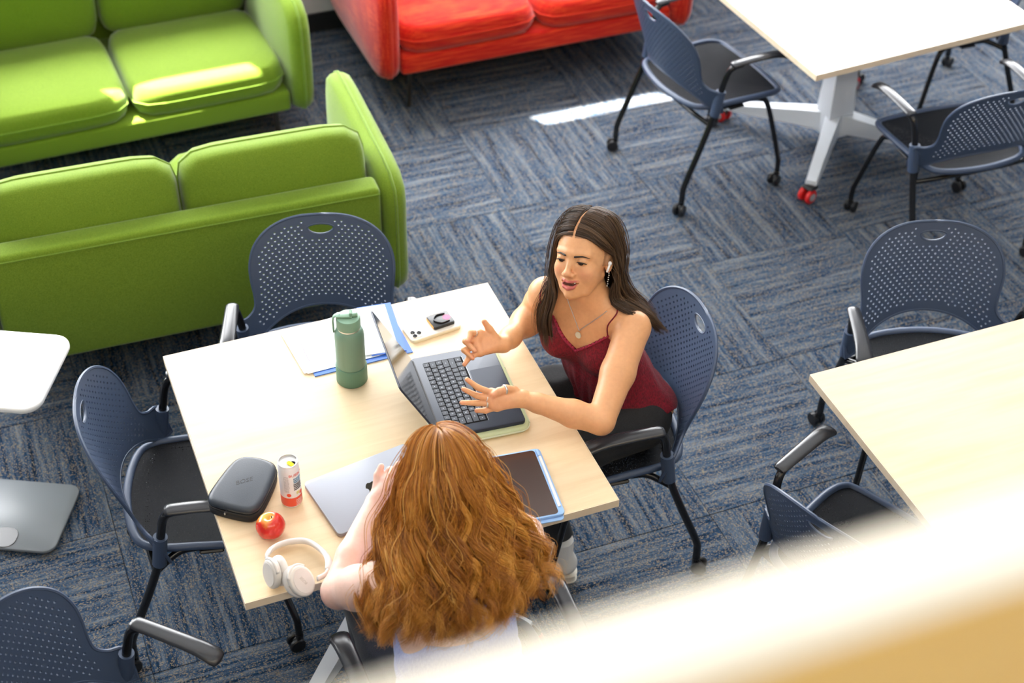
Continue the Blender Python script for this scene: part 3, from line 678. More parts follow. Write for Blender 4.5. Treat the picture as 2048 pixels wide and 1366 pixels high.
# headphone case
hc = empty('headphone_case', (-.418, -.134, ZT), math.radians(52)); tag(hc, 'charcoal zipped headphone case with rounded corners on the table corner', 'case')
ol = smooth_path([(-.098, -.04, 0), (-.085, -.066, 0), (-.05, -.074, 0), (.05, -.066, 0), (.086, -.05, 0), (.098, -.02, 0), (.098, .02, 0), (.086, .05, 0), (.05, .066, 0), (-.05, .074, 0), (-.085, .066, 0), (-.098, .04, 0)], 4, closed=True)[:, :2].tolist()
MB().add(prism(ol, 0, .022, .007, 3)).build('lower_shell', M['case_side'], hc)
MB().add(prism([(a * .99, b_ * .99) for a, b_ in ol], .022, .026)).build('zip_tape', M['case_side'], hc)
up = MB().add(prism(ol, .026, .050, .015, 5)).build('upper_shell', M['case_top'], hc)
MB().add(tube([(a * 1.0, b_ * 1.0, .030) for a, b_ in ol], .0022, 6, closed=True)).build('piping', M['case_side'], up, sharp=None)
MB().add(text_vf('BOSE', .020, .0003), Matrix(((1, .28, 0, 0), (0, 1, 0, 0), (0, 0, 1, 0), (0, 0, 0, 1)))).build('lettering', M['case_side'], up, smooth=False, loc=(0, 0, .0502), rot=(0, 0, math.radians(-50)))
MB().add(box(-.006, .006, -.002, .002, -.004, .004, .001, 1)).build('zip_pull', M['steel'], hc, loc=(-.099, .012, .024))
# drink can
cn = empty('drink_can', (-.310, -.203, ZT), math.radians(12)); tag(cn, 'slim white and coral drink can with a yellow ring pull', 'can')
R0 = .0282
MB().add(lathe([(.020, .002), (.0235, 0), (.026, .004), (R0, .010), (R0, .138), (.027, .144), (.0255, .148), (.0265, .1505), (.0258, .152), (.0245, .1515)], 40, cap=False)).build('body', M['can_white'], cn, sharp=60)
MB().add(lathe([(R0 + .0002, .0095), (R0 + .0003, .010), (R0 + .0003, .040), (R0 + .0001, .0402)], 40, cap=False)).build('coral_band', M['can_red'], cn)
tp = MB().add(lathe([(.0248, .1512), (.0235, .1478), (.021, .1478), (.001, .1480)], 36, cap=False)).build('lid', M['can_lid'], cn)
MB().add(prism([(.010 * math.cos(a), .0075 * math.sin(a)) for a in np.arange(16) * math.pi / 8], .1479, .1484)).build('opening', M['black_gloss'], tp, loc=(.006, -.0105, 0))
MB().add(prism(rrect(.012, .021, .0055, 5), .1492, .1506, .0004, 1)).build('ring_pull', M['can_yellow'], tp, loc=(-.003, .004, 0), rot=(.10, 0, .35))
def wrap(vf, th0, z0):
    return [( (R0 + .0004 + p[2]) * math.sin(th0 + p[0] / R0), -(R0 + .0004 + p[2]) * math.cos(th0 + p[0] / R0), z0 + p[1]) for p in vf[0]], vf[1]
MB().add(wrap(text_vf("BUBBL'R", .0125, .0002), .32, .121)).build('lettering', M['can_red'], cn, smooth=False)
rg = random.Random(4)
def marks(name, mat, rows_, th0, z0, dz, hgt, wmax):
    mb = MB()
    for k in range(rows_):
        x = -wmax / 2
        while x < wmax / 2 - .002:
            w = rg.uniform(.0014, .0034); v, f = box(x, x + w, -hgt / 2, hgt / 2, 0, .0002); mb.add(wrap((v, f), th0, z0 - k * dz)); x += w + rg.uniform(.0006, .0012)
    mb.build(name, mat, cn, smooth=False)
marks('printed_line', M['can_blue'], 3, .36, .108, .0062, .0042, .024); marks('printed_line', M['can_black'], 4, .36, .088, .0062, .0042, .026)
marks('printed_line', M['grey_plastic'], 14, -.75, .118, .0042, .0016, .014); marks('printed_line', M['can_white'], 4, .40, .030, .0055, .0022, .022)
marks('printed_line', M['can_yellow'], 2, .30, .058, .005, .003, .010)
MB().add(wrap(prism([(.007 * math.cos(a), .006 * math.sin(a)) for a in np.arange(14) * math.pi / 7], 0, .0002), .70, .050)).add(wrap(prism([(.006 * math.cos(a), .006 * math.sin(a)) for a in np.arange(14) * math.pi / 7], 0, .0002), -.62, .052)).build('fruit_print', M['can_red'], cn, smooth=False)
# apple
af = empty('apple_fruit', (-.388, -.300, ZT)); tag(af, 'shiny red and yellow apple in front of the can', 'apple')
prof = []
for k in range(29):
    a = math.pi * k / 28; r_ = .0385 * math.sin(a) * (1 + .06 * math.cos(a)) + .0; z_ = -.0345 * math.cos(a)
    if k > 21: z_ -= .014 * ((k - 21) / 7.) ** 2.4
    if k < 5: z_ += .006 * ((5 - k) / 5.) ** 2
    prof.append((max(r_, .0004), z_ + .0335))
v, f = lathe(prof, 36, cap=False)
v = [(p[0] * (1 + .018 * math.cos(5 * math.atan2(p[1], p[0])) * (p[2] < .03)), p[1] * (1 + .018 * math.cos(5 * math.atan2(p[1], p[0])) * (p[2] < .03)), p[2]) for p in v]
MB().add((v, f)).build('flesh', M['apple'], af, sharp=None, rot=(math.radians(-4), math.radians(-5), 0))
MB().add(tube(smooth_path([(0, 0, .050), (.001, .001, .058), (.003, .002, .066)], 4), [.0013] * 8 + [.0018], 8)).build('stem', M['stem'], af, sharp=None)
# headphones
hp = empty('headphones', (-.36, -.44, ZT)); tag(hp, 'warm white over ear headphones lying on the table corner', 'headphones')
bp_ = smooth_path([(-.072, -.010, .056), (-.068, .030, .042), (-.048, .064, .030), (-.004, .080, .022), (.046, .064, .022), (.074, .008, .027), (.074, -.040, .036), (.056, -.076, .044), (.030, -.092, .052)], 6)
for seg_ in (bp_[:8], bp_[40:]): MB().add(tube(seg_, .0075, 10, flat=.5, up=(1, 0, 0))).build('slider_arm', M['head_white'], hp, sharp=None)
nb_ = len(bp_[7:41]); MB().add(tube(bp_[7:41], np.interp(np.linspace(0, 1, nb_), [0, .1, .5, .9, 1], [.010, .0135, .0145, .0135, .010]), 12, flat=.5, up=(0, 1, 0))).build('headband', M['head_pad'], hp, sharp=None)
def cup(loc, axis, spin, txt):
    q = Vector(axis).normalized().to_track_quat('Z', 'Y'); Mx = Matrix.Translation(loc) @ q.to_matrix().to_4x4() @ Matrix.Rotation(spin, 4, 'Z')
    def oval(k): return [(.0345 * k * math.cos(a), .0425 * k * math.sin(a)) for a in np.arange(28) * 2 * math.pi / 28]
    s = MB().add(prism(oval(1.0), -.006, .016, .008, 4)).build('ear_cup', M['head_white'], hp); s.matrix_local = Mx
    MB().add(prism(oval(1.02), -.026, -.007, .008, 4)).build('ear_cushion', M['head_pad'], s)
    MB().add(prism(oval(.80), .0158, .0172, .0006, 1)).build('cup_face', M['head_pad'], s)
    MB().add(tube([(.0335 * math.cos(a) * 1.02, .0415 * math.sin(a) * 1.02, .008) for a in np.linspace(.6, 2.54, 14)], .0042, 8)).build('yoke', M['head_white'], s, sharp=None)
    MB().add(box(-.002, .002, -.006, .006, -.001, .001, .0006, 1)).build('button', M['head_trim'], s, loc=(-.0345, .006, .004), rot=(0, math.pi / 2, 0))
    if txt: MB().add(text_vf(txt, .0105, .0002), Matrix(((1, .28, 0, 0), (0, 1, 0, 0), (0, 0, 1, 0), (0, 0, 0, 1)))).build('lettering', M['head_trim'], s, smooth=False, loc=(0, 0, .0174), rot=(0, 0, math.radians(100)))
cup((-.065, -.030, .0465), (-.93, -.25, .18), math.radians(0), None)
cup((-.012, -.080, .0475), (.42, -.62, .62), math.radians(0), 'BOSE')
# ------------------------------------------------------------------ people: implicit surfaces
class SDF:
    """list of primitives; evaluated on points or on a grid and meshed with surface nets"""
    def __init__(s): s.p = []
    def cone(s, a, b, ra, rb, k=.01, op='u'):
        a = np.array(a, float); b = np.array(b, float); r = max(ra, rb)
        s.p.append((op, k, np.minimum(a, b) - r, np.maximum(a, b) + r, ('c', a, b, ra, rb))); return s
    def chain(s, pts, rad, k=.01):
        for i in range(len(pts) - 1): s.cone(pts[i], pts[i + 1], rad[i], rad[i + 1], k)
        return s
    def ell(s, c, r, Rm=None, k=.01, op='u'):
        c = np.array(c, float); r = np.array(r, float); Rm = np.eye(3) if Rm is None else np.array(Rm, float)
        e = np.sqrt(((Rm * r) ** 2).sum(1)); s.p.append((op, k, c - e, c + e, ('e', c, r, Rm))); return s
    def fn(s, f, k=.003): s.p.append(('s', k, None, None, ('f', f))); return s   # intersect with f<0
    @staticmethod
    def ev(q, P):
        if q[0] == 'c':
            _, a, b, ra, rb = q; ab = b - a; L2 = float((ab * ab).sum()) + 1e-12
            t = np.clip(((P - a) @ ab) / L2, 0, 1); d = P - a - t[..., None] * ab
            return np.sqrt((d * d).sum(-1)) - (ra + (rb - ra) * t)
        if q[0] == 'e':
            _, c, r, Rm = q; l = (P - c) @ Rm; k0 = np.sqrt(((l / r) ** 2).sum(-1)) + 1e-9; k1 = np.sqrt(((l / (r * r)) ** 2).sum(-1)) + 1e-9
            return k0 * (k0 - 1) / k1
        return q[1](P)
    @staticmethod
    def comb(op, D, d, k):
        if op == 'u': h = np.clip(.5 + .5 * (D - d) / k, 0, 1); return D + (d - D) * h - k * h * (1 - h)
        if op == 'd': d = -d
        h = np.clip(.5 - .5 * (D - d) / k, 0, 1); return D + (d - D) * h + k * h * (1 - h)
    def at(s, P):
        P = np.atleast_2d(np.array(P, float)); D = np.full(len(P), 1.0)
        for op, k, lo, hi, q in s.p: D = s.comb(op, D, s.ev(q, P), k)
        return D
    def mesh(s, h, lo=None, hi=None):
        los = np.array([p[2] for p in s.p if p[2] is not None and p[0] == 'u']); his = np.array([p[3] for p in s.p if p[2] is not None and p[0] == 'u'])
        lo = los.min(0) - 4 * h if lo is None else np.array(lo, float); hi = his.max(0) + 4 * h if hi is None else np.array(hi, float)
        n = np.ceil((hi - lo) / h).astype(int) + 1; ax = [(lo[i] + h * np.arange(n[i])) for i in range(3)]
        D = np.full(n, .5, np.float32)
        for op, k, a, b, q in s.p:
            if a is None: i0 = np.zeros(3, int); i1 = n
            else:
                pad = k + 3 * h; i0 = np.clip(np.floor((a - pad - lo) / h).astype(int), 0, n); i1 = np.clip(np.ceil((b + pad - lo) / h).astype(int) + 1, 0, n)
            if (i1 <= i0).any(): continue
            for x0 in range(i0[0], i1[0], 48):
                x1 = min(x0 + 48, i1[0]); sl = (slice(x0, x1), slice(i0[1], i1[1]), slice(i0[2], i1[2]))
                P = np.stack(np.meshgrid(ax[0][sl[0]], ax[1][sl[1]], ax[2][sl[2]], indexing='ij'), -1)
                D[sl] = s.comb(op, D[sl], s.ev(q, P), k)
        I = D < 0; c = [I[i:n[0] - 1 + i, j:n[1] - 1 + j, l:n[2] - 1 + l] for i in (0, 1) for j in (0, 1) for l in (0, 1)]
        al = c[0].copy(); an = c[0].copy()
        for m_ in c[1:]: al &= m_; an |= m_
        act = an & ~al; cells = np.argwhere(act); idx = np.full(act.shape, -1, np.int32); idx[act] = np.arange(len(cells))
        acc = np.zeros((len(cells), 3)); cnt = np.zeros(len(cells))
        for axis in range(3):
            o = [i for i in range(3) if i != axis]
            for u in (0, 1):
                for w in (0, 1):
                    A = cells.copy(); A[:, o[0]] += u; A[:, o[1]] += w; B = A.copy(); B[:, axis] += 1
                    da = D[A[:, 0], A[:, 1], A[:, 2]]; db = D[B[:, 0], B[:, 1], B[:, 2]]; m_ = (da < 0) != (db < 0)
                    t = np.where(m_, da / np.where(m_, da - db, 1), 0); p = A.astype(float); p[:, axis] += t
                    acc[m_] += p[m_]; cnt[m_] += 1
        vtx = lo + h * (acc / cnt[:, None]); quads = []
        for axis in range(3):
            o = [(axis + 1) % 3, (axis + 2) % 3]; sh = [slice(None)] * 3; sh2 = [slice(None)] * 3; sh[axis] = slice(0, n[axis] - 1); sh2[axis] = slice(1, None)
            e = np.argwhere(I[tuple(sh)] != I[tuple(sh2)]); ok = (e[:, o[0]] > 0) & (e[:, o[1]] > 0) & (e[:, o[0]] < n[o[0]] - 1) & (e[:, o[1]] < n[o[1]] - 1); e = e[ok]
            q = []
            for u, w in ((1, 1), (0, 1), (0, 0), (1, 0)):
                g = e.copy(); g[:, o[0]] -= u; g[:, o[1]] -= w; q.append(idx[g[:, 0], g[:, 1], g[:, 2]])
            q = np.stack(q, 1); fl = ~I[e[:, 0], e[:, 1], e[:, 2]]; q[fl] = q[fl][:, ::-1]; quads.append(q)
        return vtx, np.concatenate(quads)
    def snap(s, p, d, n=60, step=.004):
        """march from p along d until the surface is met"""
        p = np.array(p, float); d = np.array(d, float); d /= np.linalg.norm(d)
        Q = p + np.outer(np.arange(n) * step, d); D = s.at(Q); i = int(np.argmax(D < 0))
        if D[i] >= 0: return p
        if i == 0: return Q[0]
        t = D[i - 1] / (D[i - 1] - D[i]); return Q[i - 1] + (Q[i] - Q[i - 1]) * t
def taubin(v, q, it=2, lam=.5):
    a = np.concatenate([q[:, [0, 1]], q[:, [1, 2]], q[:, [2, 3]], q[:, [3, 0]]]); n = len(v)
    deg = np.bincount(a.ravel(), minlength=n).astype(float)[:, None]
    for _ in range(it):
        for l in (lam, -lam * 1.03):
            sm = np.zeros_like(v)
            for c in range(3): sm[:, c] = np.bincount(a[:, 0], v[a[:, 1], c], n) + np.bincount(a[:, 1], v[a[:, 0], c], n)
            v = v + l * (sm / deg - v)
    return v
def sdf_obj(name, S, h, mat, parent=None, col=None, lo=None, hi=None, it=2, origin=None):
    v, q = S.mesh(h, lo, hi); v = taubin(v, q, it); tint = col(v) if col else None
    if origin is not None: v = v - np.array(origin)
    me = fast_mesh(name, v, q)
    if tint is not None:
        a = me.color_attributes.new('tint', 'FLOAT_COLOR', 'POINT'); a.data.foreach_set('color', np.hstack([tint, np.ones((len(v), 1))]).astype(np.float32).ravel())
    return link(name, me, mat, parent, origin if (origin is not None and parent is None) else (0, 0, 0))
def skin_mat(name, rough=.42, sss=.12):
    m, nt, b = nodes(name); at = N(nt, 'ShaderNodeAttribute', attribute_name='tint'); tc = N(nt, 'ShaderNodeTexCoord')
    n = N(nt, 'ShaderNodeTexNoise', i_Scale=90.0, i_Detail=3.0); L(nt, tc.outputs['Object'], n.inputs['Vector'])
    mx = N(nt, 'ShaderNodeMix', data_type='RGBA', blend_type='MULTIPLY'); mx.inputs[0].default_value = 1.0
    L(nt, at.outputs['Color'], mx.inputs[6]); L(nt, ramp(nt, n.outputs['Fac'], [(.3, (.93, .92, .91)), (.7, (1, 1, 1))]), mx.inputs[7]); L(nt, mx.outputs[2], b.inputs['Base Color'])
    b.inputs['Roughness'].default_value = rough; b.inputs['Specular IOR Level'].default_value = .4
    b.inputs['Subsurface Weight'].default_value = sss; b.inputs['Subsurface Radius'].default_value = (1, .35, .2); b.inputs['Subsurface Scale'].default_value = .006
    bp = N(nt, 'ShaderNodeBump', i_Strength=.08, i_Distance=.001); n2 = N(nt, 'ShaderNodeTexNoise', i_Scale=700.0); L(nt, tc.outputs['Object'], n2.inputs['Vector']); L(nt, n2.outputs['Fac'], bp.inputs['Height']); L(nt, bp.outputs[0], b.inputs['Normal'])
    return m
def cloth_mat(name, c0, c1, scale, axis_scale=(1, 1, 1), rough=.8, bump=.5, sheen=.3):
    m, nt, b = nodes(name); tc = N(nt, 'ShaderNodeTexCoord'); mp = N(nt, 'ShaderNodeMapping'); mp.inputs['Scale'].default_value = axis_scale; L(nt, tc.outputs['Object'], mp.inputs[0])
    n = N(nt, 'ShaderNodeTexNoise', i_Scale=scale, i_Detail=3.0); L(nt, mp.outputs[0], n.inputs['Vector'])
    L(nt, ramp(nt, n.outputs['Fac'], [(.35, c0), (.65, c1)]), b.inputs['Base Color']); b.inputs['Roughness'].default_value = rough; b.inputs['Sheen Weight'].default_value = sheen
    bp = N(nt, 'ShaderNodeBump', i_Strength=bump, i_Distance=.003); L(nt, n.outputs['Fac'], bp.inputs['Height']); L(nt, bp.outputs[0], b.inputs['Normal']); return m
def hair_mat(name, stops, rough=.34):
    m, nt, b = nodes(name); at = N(nt, 'ShaderNodeAttribute', attribute_name='tint')
    L(nt, ramp(nt, at.outputs['Fac'], stops), b.inputs['Base Color']); b.inputs['Roughness'].default_value = rough; b.inputs['Specular IOR Level'].default_value = .5
    b.inputs['Anisotropic'].default_value = .5; return m
def resample(g, n):
    p = smooth_path(g, 12); d = np.r_[0, np.cumsum(np.linalg.norm(np.diff(p, axis=0), axis=1))]; t = np.linspace(0, d[-1], n)
    return np.stack([np.interp(t, d, p[:, i]) for i in range(3)], 1)
def make_hair(name, guides, mat, parent, count, rad, wave, nseg, lift, clumps, closed=False, seed=0, push=None, sheet_in=.006, skull=None, root=.93, sheet_t=.82, spread=.0, trim=.14, cstr=.55, dep=.0, curl=.0, wl=3.0, origin=(0, 0, 0)):
    rg = np.random.default_rng(seed); n = nseg; G = np.array([resample(g, n) for g in guides]); m_ = len(G)
    Gu = smooth_path(G.reshape(m_, -1), 10, closed=False).reshape(-1, n, 3); K = len(Gu)     # dense guides
    if skull is not None:
        c_, r_, R_ = skull; l_ = (Gu - c_) @ R_ / r_; k_ = np.linalg.norm(l_, axis=2, keepdims=True); th_ = (root + (1 - root) * np.clip(np.linspace(0, 1, n) / .22, 0, 1))[None, :, None]; Gu = np.where((k_ < th_) | (np.linspace(0, 1, n)[None, :, None] < .12), c_ + (l_ / np.maximum(k_, 1e-6) * th_ * r_) @ R_.T, Gu)
    du = np.gradient(Gu, axis=0); dt = np.gradient(Gu, axis=1); nr = np.cross(du, dt); nr /= np.linalg.norm(nr, axis=2)[..., None] + 1e-9
    if push is not None:
        sgn = np.sign(((Gu - push) * nr).sum(2).mean()); nr *= sgn if sgn != 0 else 1
    width = np.linalg.norm(np.diff(Gu[:, n * 2 // 3], axis=0), axis=1) + .5 * np.linalg.norm(np.diff(Gu[:, n // 3], axis=0), axis=1); cw = np.r_[0, np.cumsum(width)]; cw /= cw[-1]
    uc = np.sort(rg.uniform(0, 1, clumps)); cph = rg.uniform(0, 6.28, (clumps, 2)); cfr = rg.uniform(.8, 1.25, clumps) * wl; cl = rg.uniform(1 - trim, 1.0, clumps); ctn = rg.uniform(0, 1, clumps); cdp = rg.uniform(-1, 1, clumps)
    tt = np.linspace(0, 1, n); V_ = []; F_ = []; C_ = []
    def pos(u, t):
        k = np.interp(u, cw, np.arange(K)); i = np.clip(np.floor(k).astype(int), 0, K - 2); f_ = (k - i)[..., None]; j = np.clip(t, 0, 1) * (n - 1); j0 = np.clip(np.floor(j).astype(int), 0, n - 2); g_ = (j - j0)[..., None]
        def bi(A): return (A[i, j0] * (1 - f_) + A[i + 1, j0] * f_) * (1 - g_) + (A[i, j0 + 1] * (1 - f_) + A[i + 1, j0 + 1] * f_) * g_
        return bi(Gu), bi(nr), bi(du)
    for sidx in range(count):
        c = rg.integers(clumps); u0 = np.clip(uc[c] + rg.normal(0, .75 / clumps), 0, 1); u = u0 + (uc[c] - u0) * (tt ** 1.3) * cstr + spread * tt * rg.normal()
        fly = rg.uniform() < .03; ln = cl[c] * rg.uniform(.93, 1.0); t = tt * ln; P, Nn, Du = pos(np.clip(u, 0, 1), t)
        Du = Du / (np.linalg.norm(Du, axis=1)[:, None] + 1e-9); env = np.clip((tt - .12) / .5, 0, 1) ** 1.1
        ph = 2 * math.pi * cfr[c] * tt + cph[c, 0] + rg.normal(0, .25)
        P = P + Nn * (cdp[c] * dep * env + (rg.uniform(.4, 1.8) * lift[1] * 2 if fly else rg.uniform(lift[0], lift[1])) * np.minimum(1, .35 + tt * 2) + .6 * wave * env * np.sin(ph + 1.2))[:, None] + Du * (wave * env * np.sin(ph) + rg.normal(0, .0012))[:, None]
        if curl: P = P + (Du * np.cos(ph * 1.6 + cph[c, 1])[:, None] + Nn * np.sin(ph * 1.6 + cph[c, 1])[:, None]) * (curl * np.clip((tt - .6) / .4, 0, 1) ** 1.5)[:, None]
        tg = np.gradient(P, axis=0); tg /= np.linalg.norm(tg, axis=1)[:, None] + 1e-9
        b1 = np.cross(tg, Nn); b1 /= np.linalg.norm(b1, axis=1)[:, None] + 1e-9; b2 = np.cross(tg, b1)
        r_ = (rad * rg.uniform(.7, 1.3) * np.interp(tt, [0, .1, .75, 1], [.7, 1, .9, .15]))[:, None]
        base = len(V_) * n * 3 if False else sidx * n * 3
        ring = np.stack([P + r_ * (math.cos(a) * b1 + math.sin(a) * b2) for a in (0, 2.094, 4.189)], 1).reshape(-1, 3); V_.append(ring)
        i = np.arange(n - 1)[:, None] * 3
        F_.append(np.concatenate([np.hstack([base + i + a, base + i + b_, base + i + 3 + b_, base + i + 3 + a]) for a, b_ in ((0, 1), (1, 2), (2, 0))]))
        C_.append(np.full(n * 3, np.clip(.6 * ctn[c] + .4 * rg.uniform(), 0, 1)))
    # under-layer: a closed sheet following the guides
    ns_ = int(n * sheet_t); Gs = Gu; Gu = Gu[:, :ns_]; nr = nr[:, :ns_]; nfull = n; n = ns_
    sh = np.concatenate([(Gu - nr * sheet_in).reshape(-1, 3), (Gu - nr * (sheet_in + .006)).reshape(-1, 3)]); b0 = count * nfull * 3; q = []; S1 = K * n
    a = (np.arange(K - 1)[:, None] * n + np.arange(n - 1)[None]).ravel() + b0
    q.append(np.stack([a, a + n, a + n + 1, a + 1], 1)); q.append(np.stack([a + S1, a + S1 + 1, a + S1 + n + 1, a + S1 + n], 1))
    i = np.arange(n - 1); 
    for a_ in (b0 + i, b0 + (K - 1) * n + i): q.append(np.stack([a_, a_ + 1, a_ + S1 + 1, a_ + S1], 1))
    i = np.arange(K - 1) * n
    for a_ in (b0 + i, b0 + i + n - 1): q.append(np.stack([a_, a_ + n, a_ + S1 + n, a_ + S1], 1))
    V_ = np.concatenate(V_ + [sh]) - np.array(origin); F_ = np.concatenate(F_ + q); C_ = np.concatenate(C_ + [np.full(len(sh), .18)])
    me = fast_mesh(name, V_, F_); at = me.attributes.new('tint', 'FLOAT', 'POINT')
    at.data.foreach_set('value', C_.astype(np.float32)); return link(name, me, mat, parent)
def frame_from(fwd, up=(0, 0, 1), roll=0):
    f_ = np.array(fwd, float); f_ /= np.linalg.norm(f_); r_ = np.cross(f_, up); r_ /= np.linalg.norm(r_); u_ = np.cross(r_, f_); return np.stack([r_, f_, u_], 1)

M['skin_tan'] = skin_mat('skin_warm'); M['skin_pale'] = skin_mat('skin_pale')
M['cami'] = cloth_mat('wine_crinkle_knit', (.11, .0008, .008), (.25, .002, .018), 260.0, (1, 1, .45), .8, .9, .05)
M['lace'] = plain('wine_lace', (.34, .015, .055), .7)
M['denim'] = cloth_mat('black_denim', (.006, .0065, .008), (.016, .017, .020), 500.0, (1, 1, 1), .85, .3, .03)
M['denim_blue'] = cloth_mat('dark_denim', (.012, .016, .026), (.030, .038, .055), 500.0, (1, 1, 1), .8, .3, .2)
M['tank'] = cloth_mat('periwinkle_rib', (.36, .42, .80), (.46, .53, .88), 320.0, (1, 1, .03), .75, .7)
M['hair_brown'] = hair_mat('hair_dark_brown', [(0.0, (.018, .0095, .0050)), (.5, (.062, .033, .0165)), (1.0, (.18, .100, .048))], .38)
M['hair_red'] = hair_mat('hair_copper', [(0.0, (.10, .026, .004)), (.3, (.33, .110, .014)), (.65, (.62, .265, .034)), (1.0, (.88, .52, .14))], .42)
M['brow'] = plain('brow_hair', (.030, .017, .010), .7)
M['eye_white'] = plain('eye_white', (.75, .72, .70), .2)
M['iris'] = plain('brown_iris', (.02, .010, .006), .15)
M['teeth'] = plain('teeth', (.80, .77, .70), .25)
M['shoe_white'] = plain('shoe_leather', (.72, .71, .68), .5); M['shoe_sole'] = plain('shoe_sole', (.66, .63, .55), .6); M['sock'] = plain('white_sock', (.75, .75, .74), .9)

# ---- person in the dark red camisole
HO = V(0.6483, 0.0920, 1.1021); HR = np.array([[-0.62961, -0.7566, 0.1765], [0.75882, -0.55012, 0.34866], [-0.1667, 0.35345, 0.92048]])
def hl(*p): return HO + HR @ np.array(p, float)
S = SDF()
S.ell(hl(0, -.012, .030), (.0745, .093, .094), HR, .01)
S.ell(hl(0, .022, -.005), (.065, .066, .075), HR, .02)
S.ell(hl(0, .034, -.053), (.047, .049, .056), HR, .02)
for s in (-1, 1):
    S.chain([hl(s * .050, -.004, -.052), hl(s * .031, .042, -.090), hl(0, .066, -.099)], [.013, .013, .015], .02)
    S.ell(hl(s * .037, .056, -.032), (.022, .022, .021), HR, .018); S.ell(hl(s * .041, .038, -.050), (.022, .028, .030), HR, .02)
    S.cone(hl(s * .010, .080, .017), hl(s * .045, .065, .018), .008, .007, .014)
S.ell(hl(0, .070, -.100), (.016, .013, .012), HR, .012)
for s in (-1, 1): S.ell(hl(s * .032, .094, .000), (.017, .015, .012), HR, .012, 'd')
S.cone(hl(0, .080, .008), hl(0, .100, -.032), .0075, .0090, .009)
S.ell(hl(0, .103, -.037), (.0120, .0105, .0098), HR, .006)
for s in (-1, 1):
    S.ell(hl(s * .0130, .092, -.0415), (.0075, .0095, .0070), HR, .006)
    S.ell(hl(s * .031, .0715, -.001), (.0155, .0140, .0125), HR, .004)
S.ell(hl(0, .062, -.070), (.031, .028, .024), HR, .014)
UL = [hl(-.0295, .0755, -.0560), hl(-.013, .0895, -.0610), hl(0, .0918, -.0632), hl(.013, .0895, -.0610), hl(.0295, .0755, -.0560)]
LL = [hl(-.0295, .0755, -.0560), hl(-.014, .0885, -.0775), hl(0, .0910, -.0815), hl(.014, .0885, -.0775), hl(.0295, .0755, -.0560)]
S.chain(UL, [.0014, .0030, .0032, .0030, .0014], .003); S.chain(LL, [.0016, .0046, .0055, .0046, .0016], .003)
S.ell(hl(0, .094, -.0700), (.0205, .014, .0046), HR, .002, 'd')
for s in (-1, 1): S.ell(hl(s * .021, .088, -.0655), (.010, .014, .0030), HR, .002, 'd'); S.cone(hl(s * .0195, .0915, -.0440), hl(s * .0345, .0790, -.0620), .0016, .0022, .006, 'd')
for s in (-1, 1):
    S.ell(hl(s * .031, .0865, -.0058), (.0138, .0065, .0026), HR, .0012, 'd')
    S.ell(hl(s * .0745, -.008, -.012), (.009, .019, .030), HR, .006); S.ell(hl(s * .084, -.004, -.010), (.006, .010, .017), HR, .004, 'd')
TF = V(-.79, -.61, 0); TF /= np.linalg.norm(TF); TR = V(TF[1], -TF[0], 0); TB = np.stack([TR, TF, V(0, 0, 1)], 1)
def tl(a, b, z, c=(.675, .075)): return V(c[0], c[1], 0) + TR * a + TF * b + V(0, 0, z)
LS = V(.745, -.055, .920); RS = V(.560, .155, .935)
S.chain([hl(0, -.022, -.070), (.652, .072, .985), (.672, .085, .925)], [.050, .045, .052], .02)
torso = [((.668, .078, .855), (.140, .082, .110)), ((.712, .070, .735), (.122, .084, .125)), ((.755, .058, .635), (.118, .086, .105)), ((.795, .048, .545), (.155, .115, .095))]
for c, r_ in torso: S.ell(c, r_, TB, .05)
S.chain([LS, (.668, .082, .925), RS], [.043, .040, .043], .04)
S.chain([(.655, .075, .985), (.71, .015, .945)], [.030, .025], .04); S.chain([(.655, .075, .985), (.61, .125, .955)], [.030, .025], .04)
busts = [tl(-.070, .056, .800), tl(.070, .056, .805)]
for c in busts: S.ell(c, (.058, .050, .056), TB, .03)
LE = V(.560, -.262, .797); LW_ = V(.368, -.150, .846); RE = V(.572, .245, .798); RW = V(.399, .075, .855)
S.chain([LS, (LS + LE) / 2 + V(.004, .004, -.002), LE], [.050, .047, .039], .02)
S.chain([LE, LE * .65 + LW_ * .35 + V(0, 0, -.002), LE * .2 + LW_ * .8, LW_], [.038, .039, .027, .0235], .012)
S.chain([RS, (RS + RE) / 2, RE], [.046, .045, .041], .03)
S.chain([RE, RE * .65 + RW * .35, RE * .2 + RW * .8, RW], [.041, .039, .027, .0235], .03)
def hand(S, wr, palm, fingers, thumb, pr=.0125):
    for b_ in palm: S.cone(wr, b_, .0185, pr, .012)
    for i in range(len(palm) - 1): S.cone(palm[i], palm[i + 1], pr - .001, pr - .001, .008)
    for f_ in fingers: S.chain(f_, [.0098, .0088, .0082, .0066][:len(f_)] if len(f_) > 3 else [.0096, .0085, .0066], .0035)
    S.chain(thumb, [.015, .0120, .0102, .0080][-len(thumb):], .006)
def mid3(a, b_, c, t=.5): return V(*a), V(*b_), V(*c)
L0 = [V(.284, -.131, .878), V(.278, -.141, .866), V(.282, -.148, .853), V(.293, -.153, .841)]
hand(S, LW_, L0, [[L0[0], V(.247, -.124, .903), V(.222, -.106, .925)], [L0[1], V(.240, -.128, .880), V(.211, -.108, .895)],
                 [L0[2], V(.240, -.136, .858), V(.198, -.130, .868)], [L0[3], V(.262, -.146, .832), V(.240, -.134, .828)]],
     [V(.350, -.134, .866), V(.325, -.138, .884), V(.302, -.142, .887), V(.284, -.146, .884)])
R0_ = [V(.330, .090, .903), V(.319, .082, .892), V(.314, .068, .878), V(.318, .053, .866)]
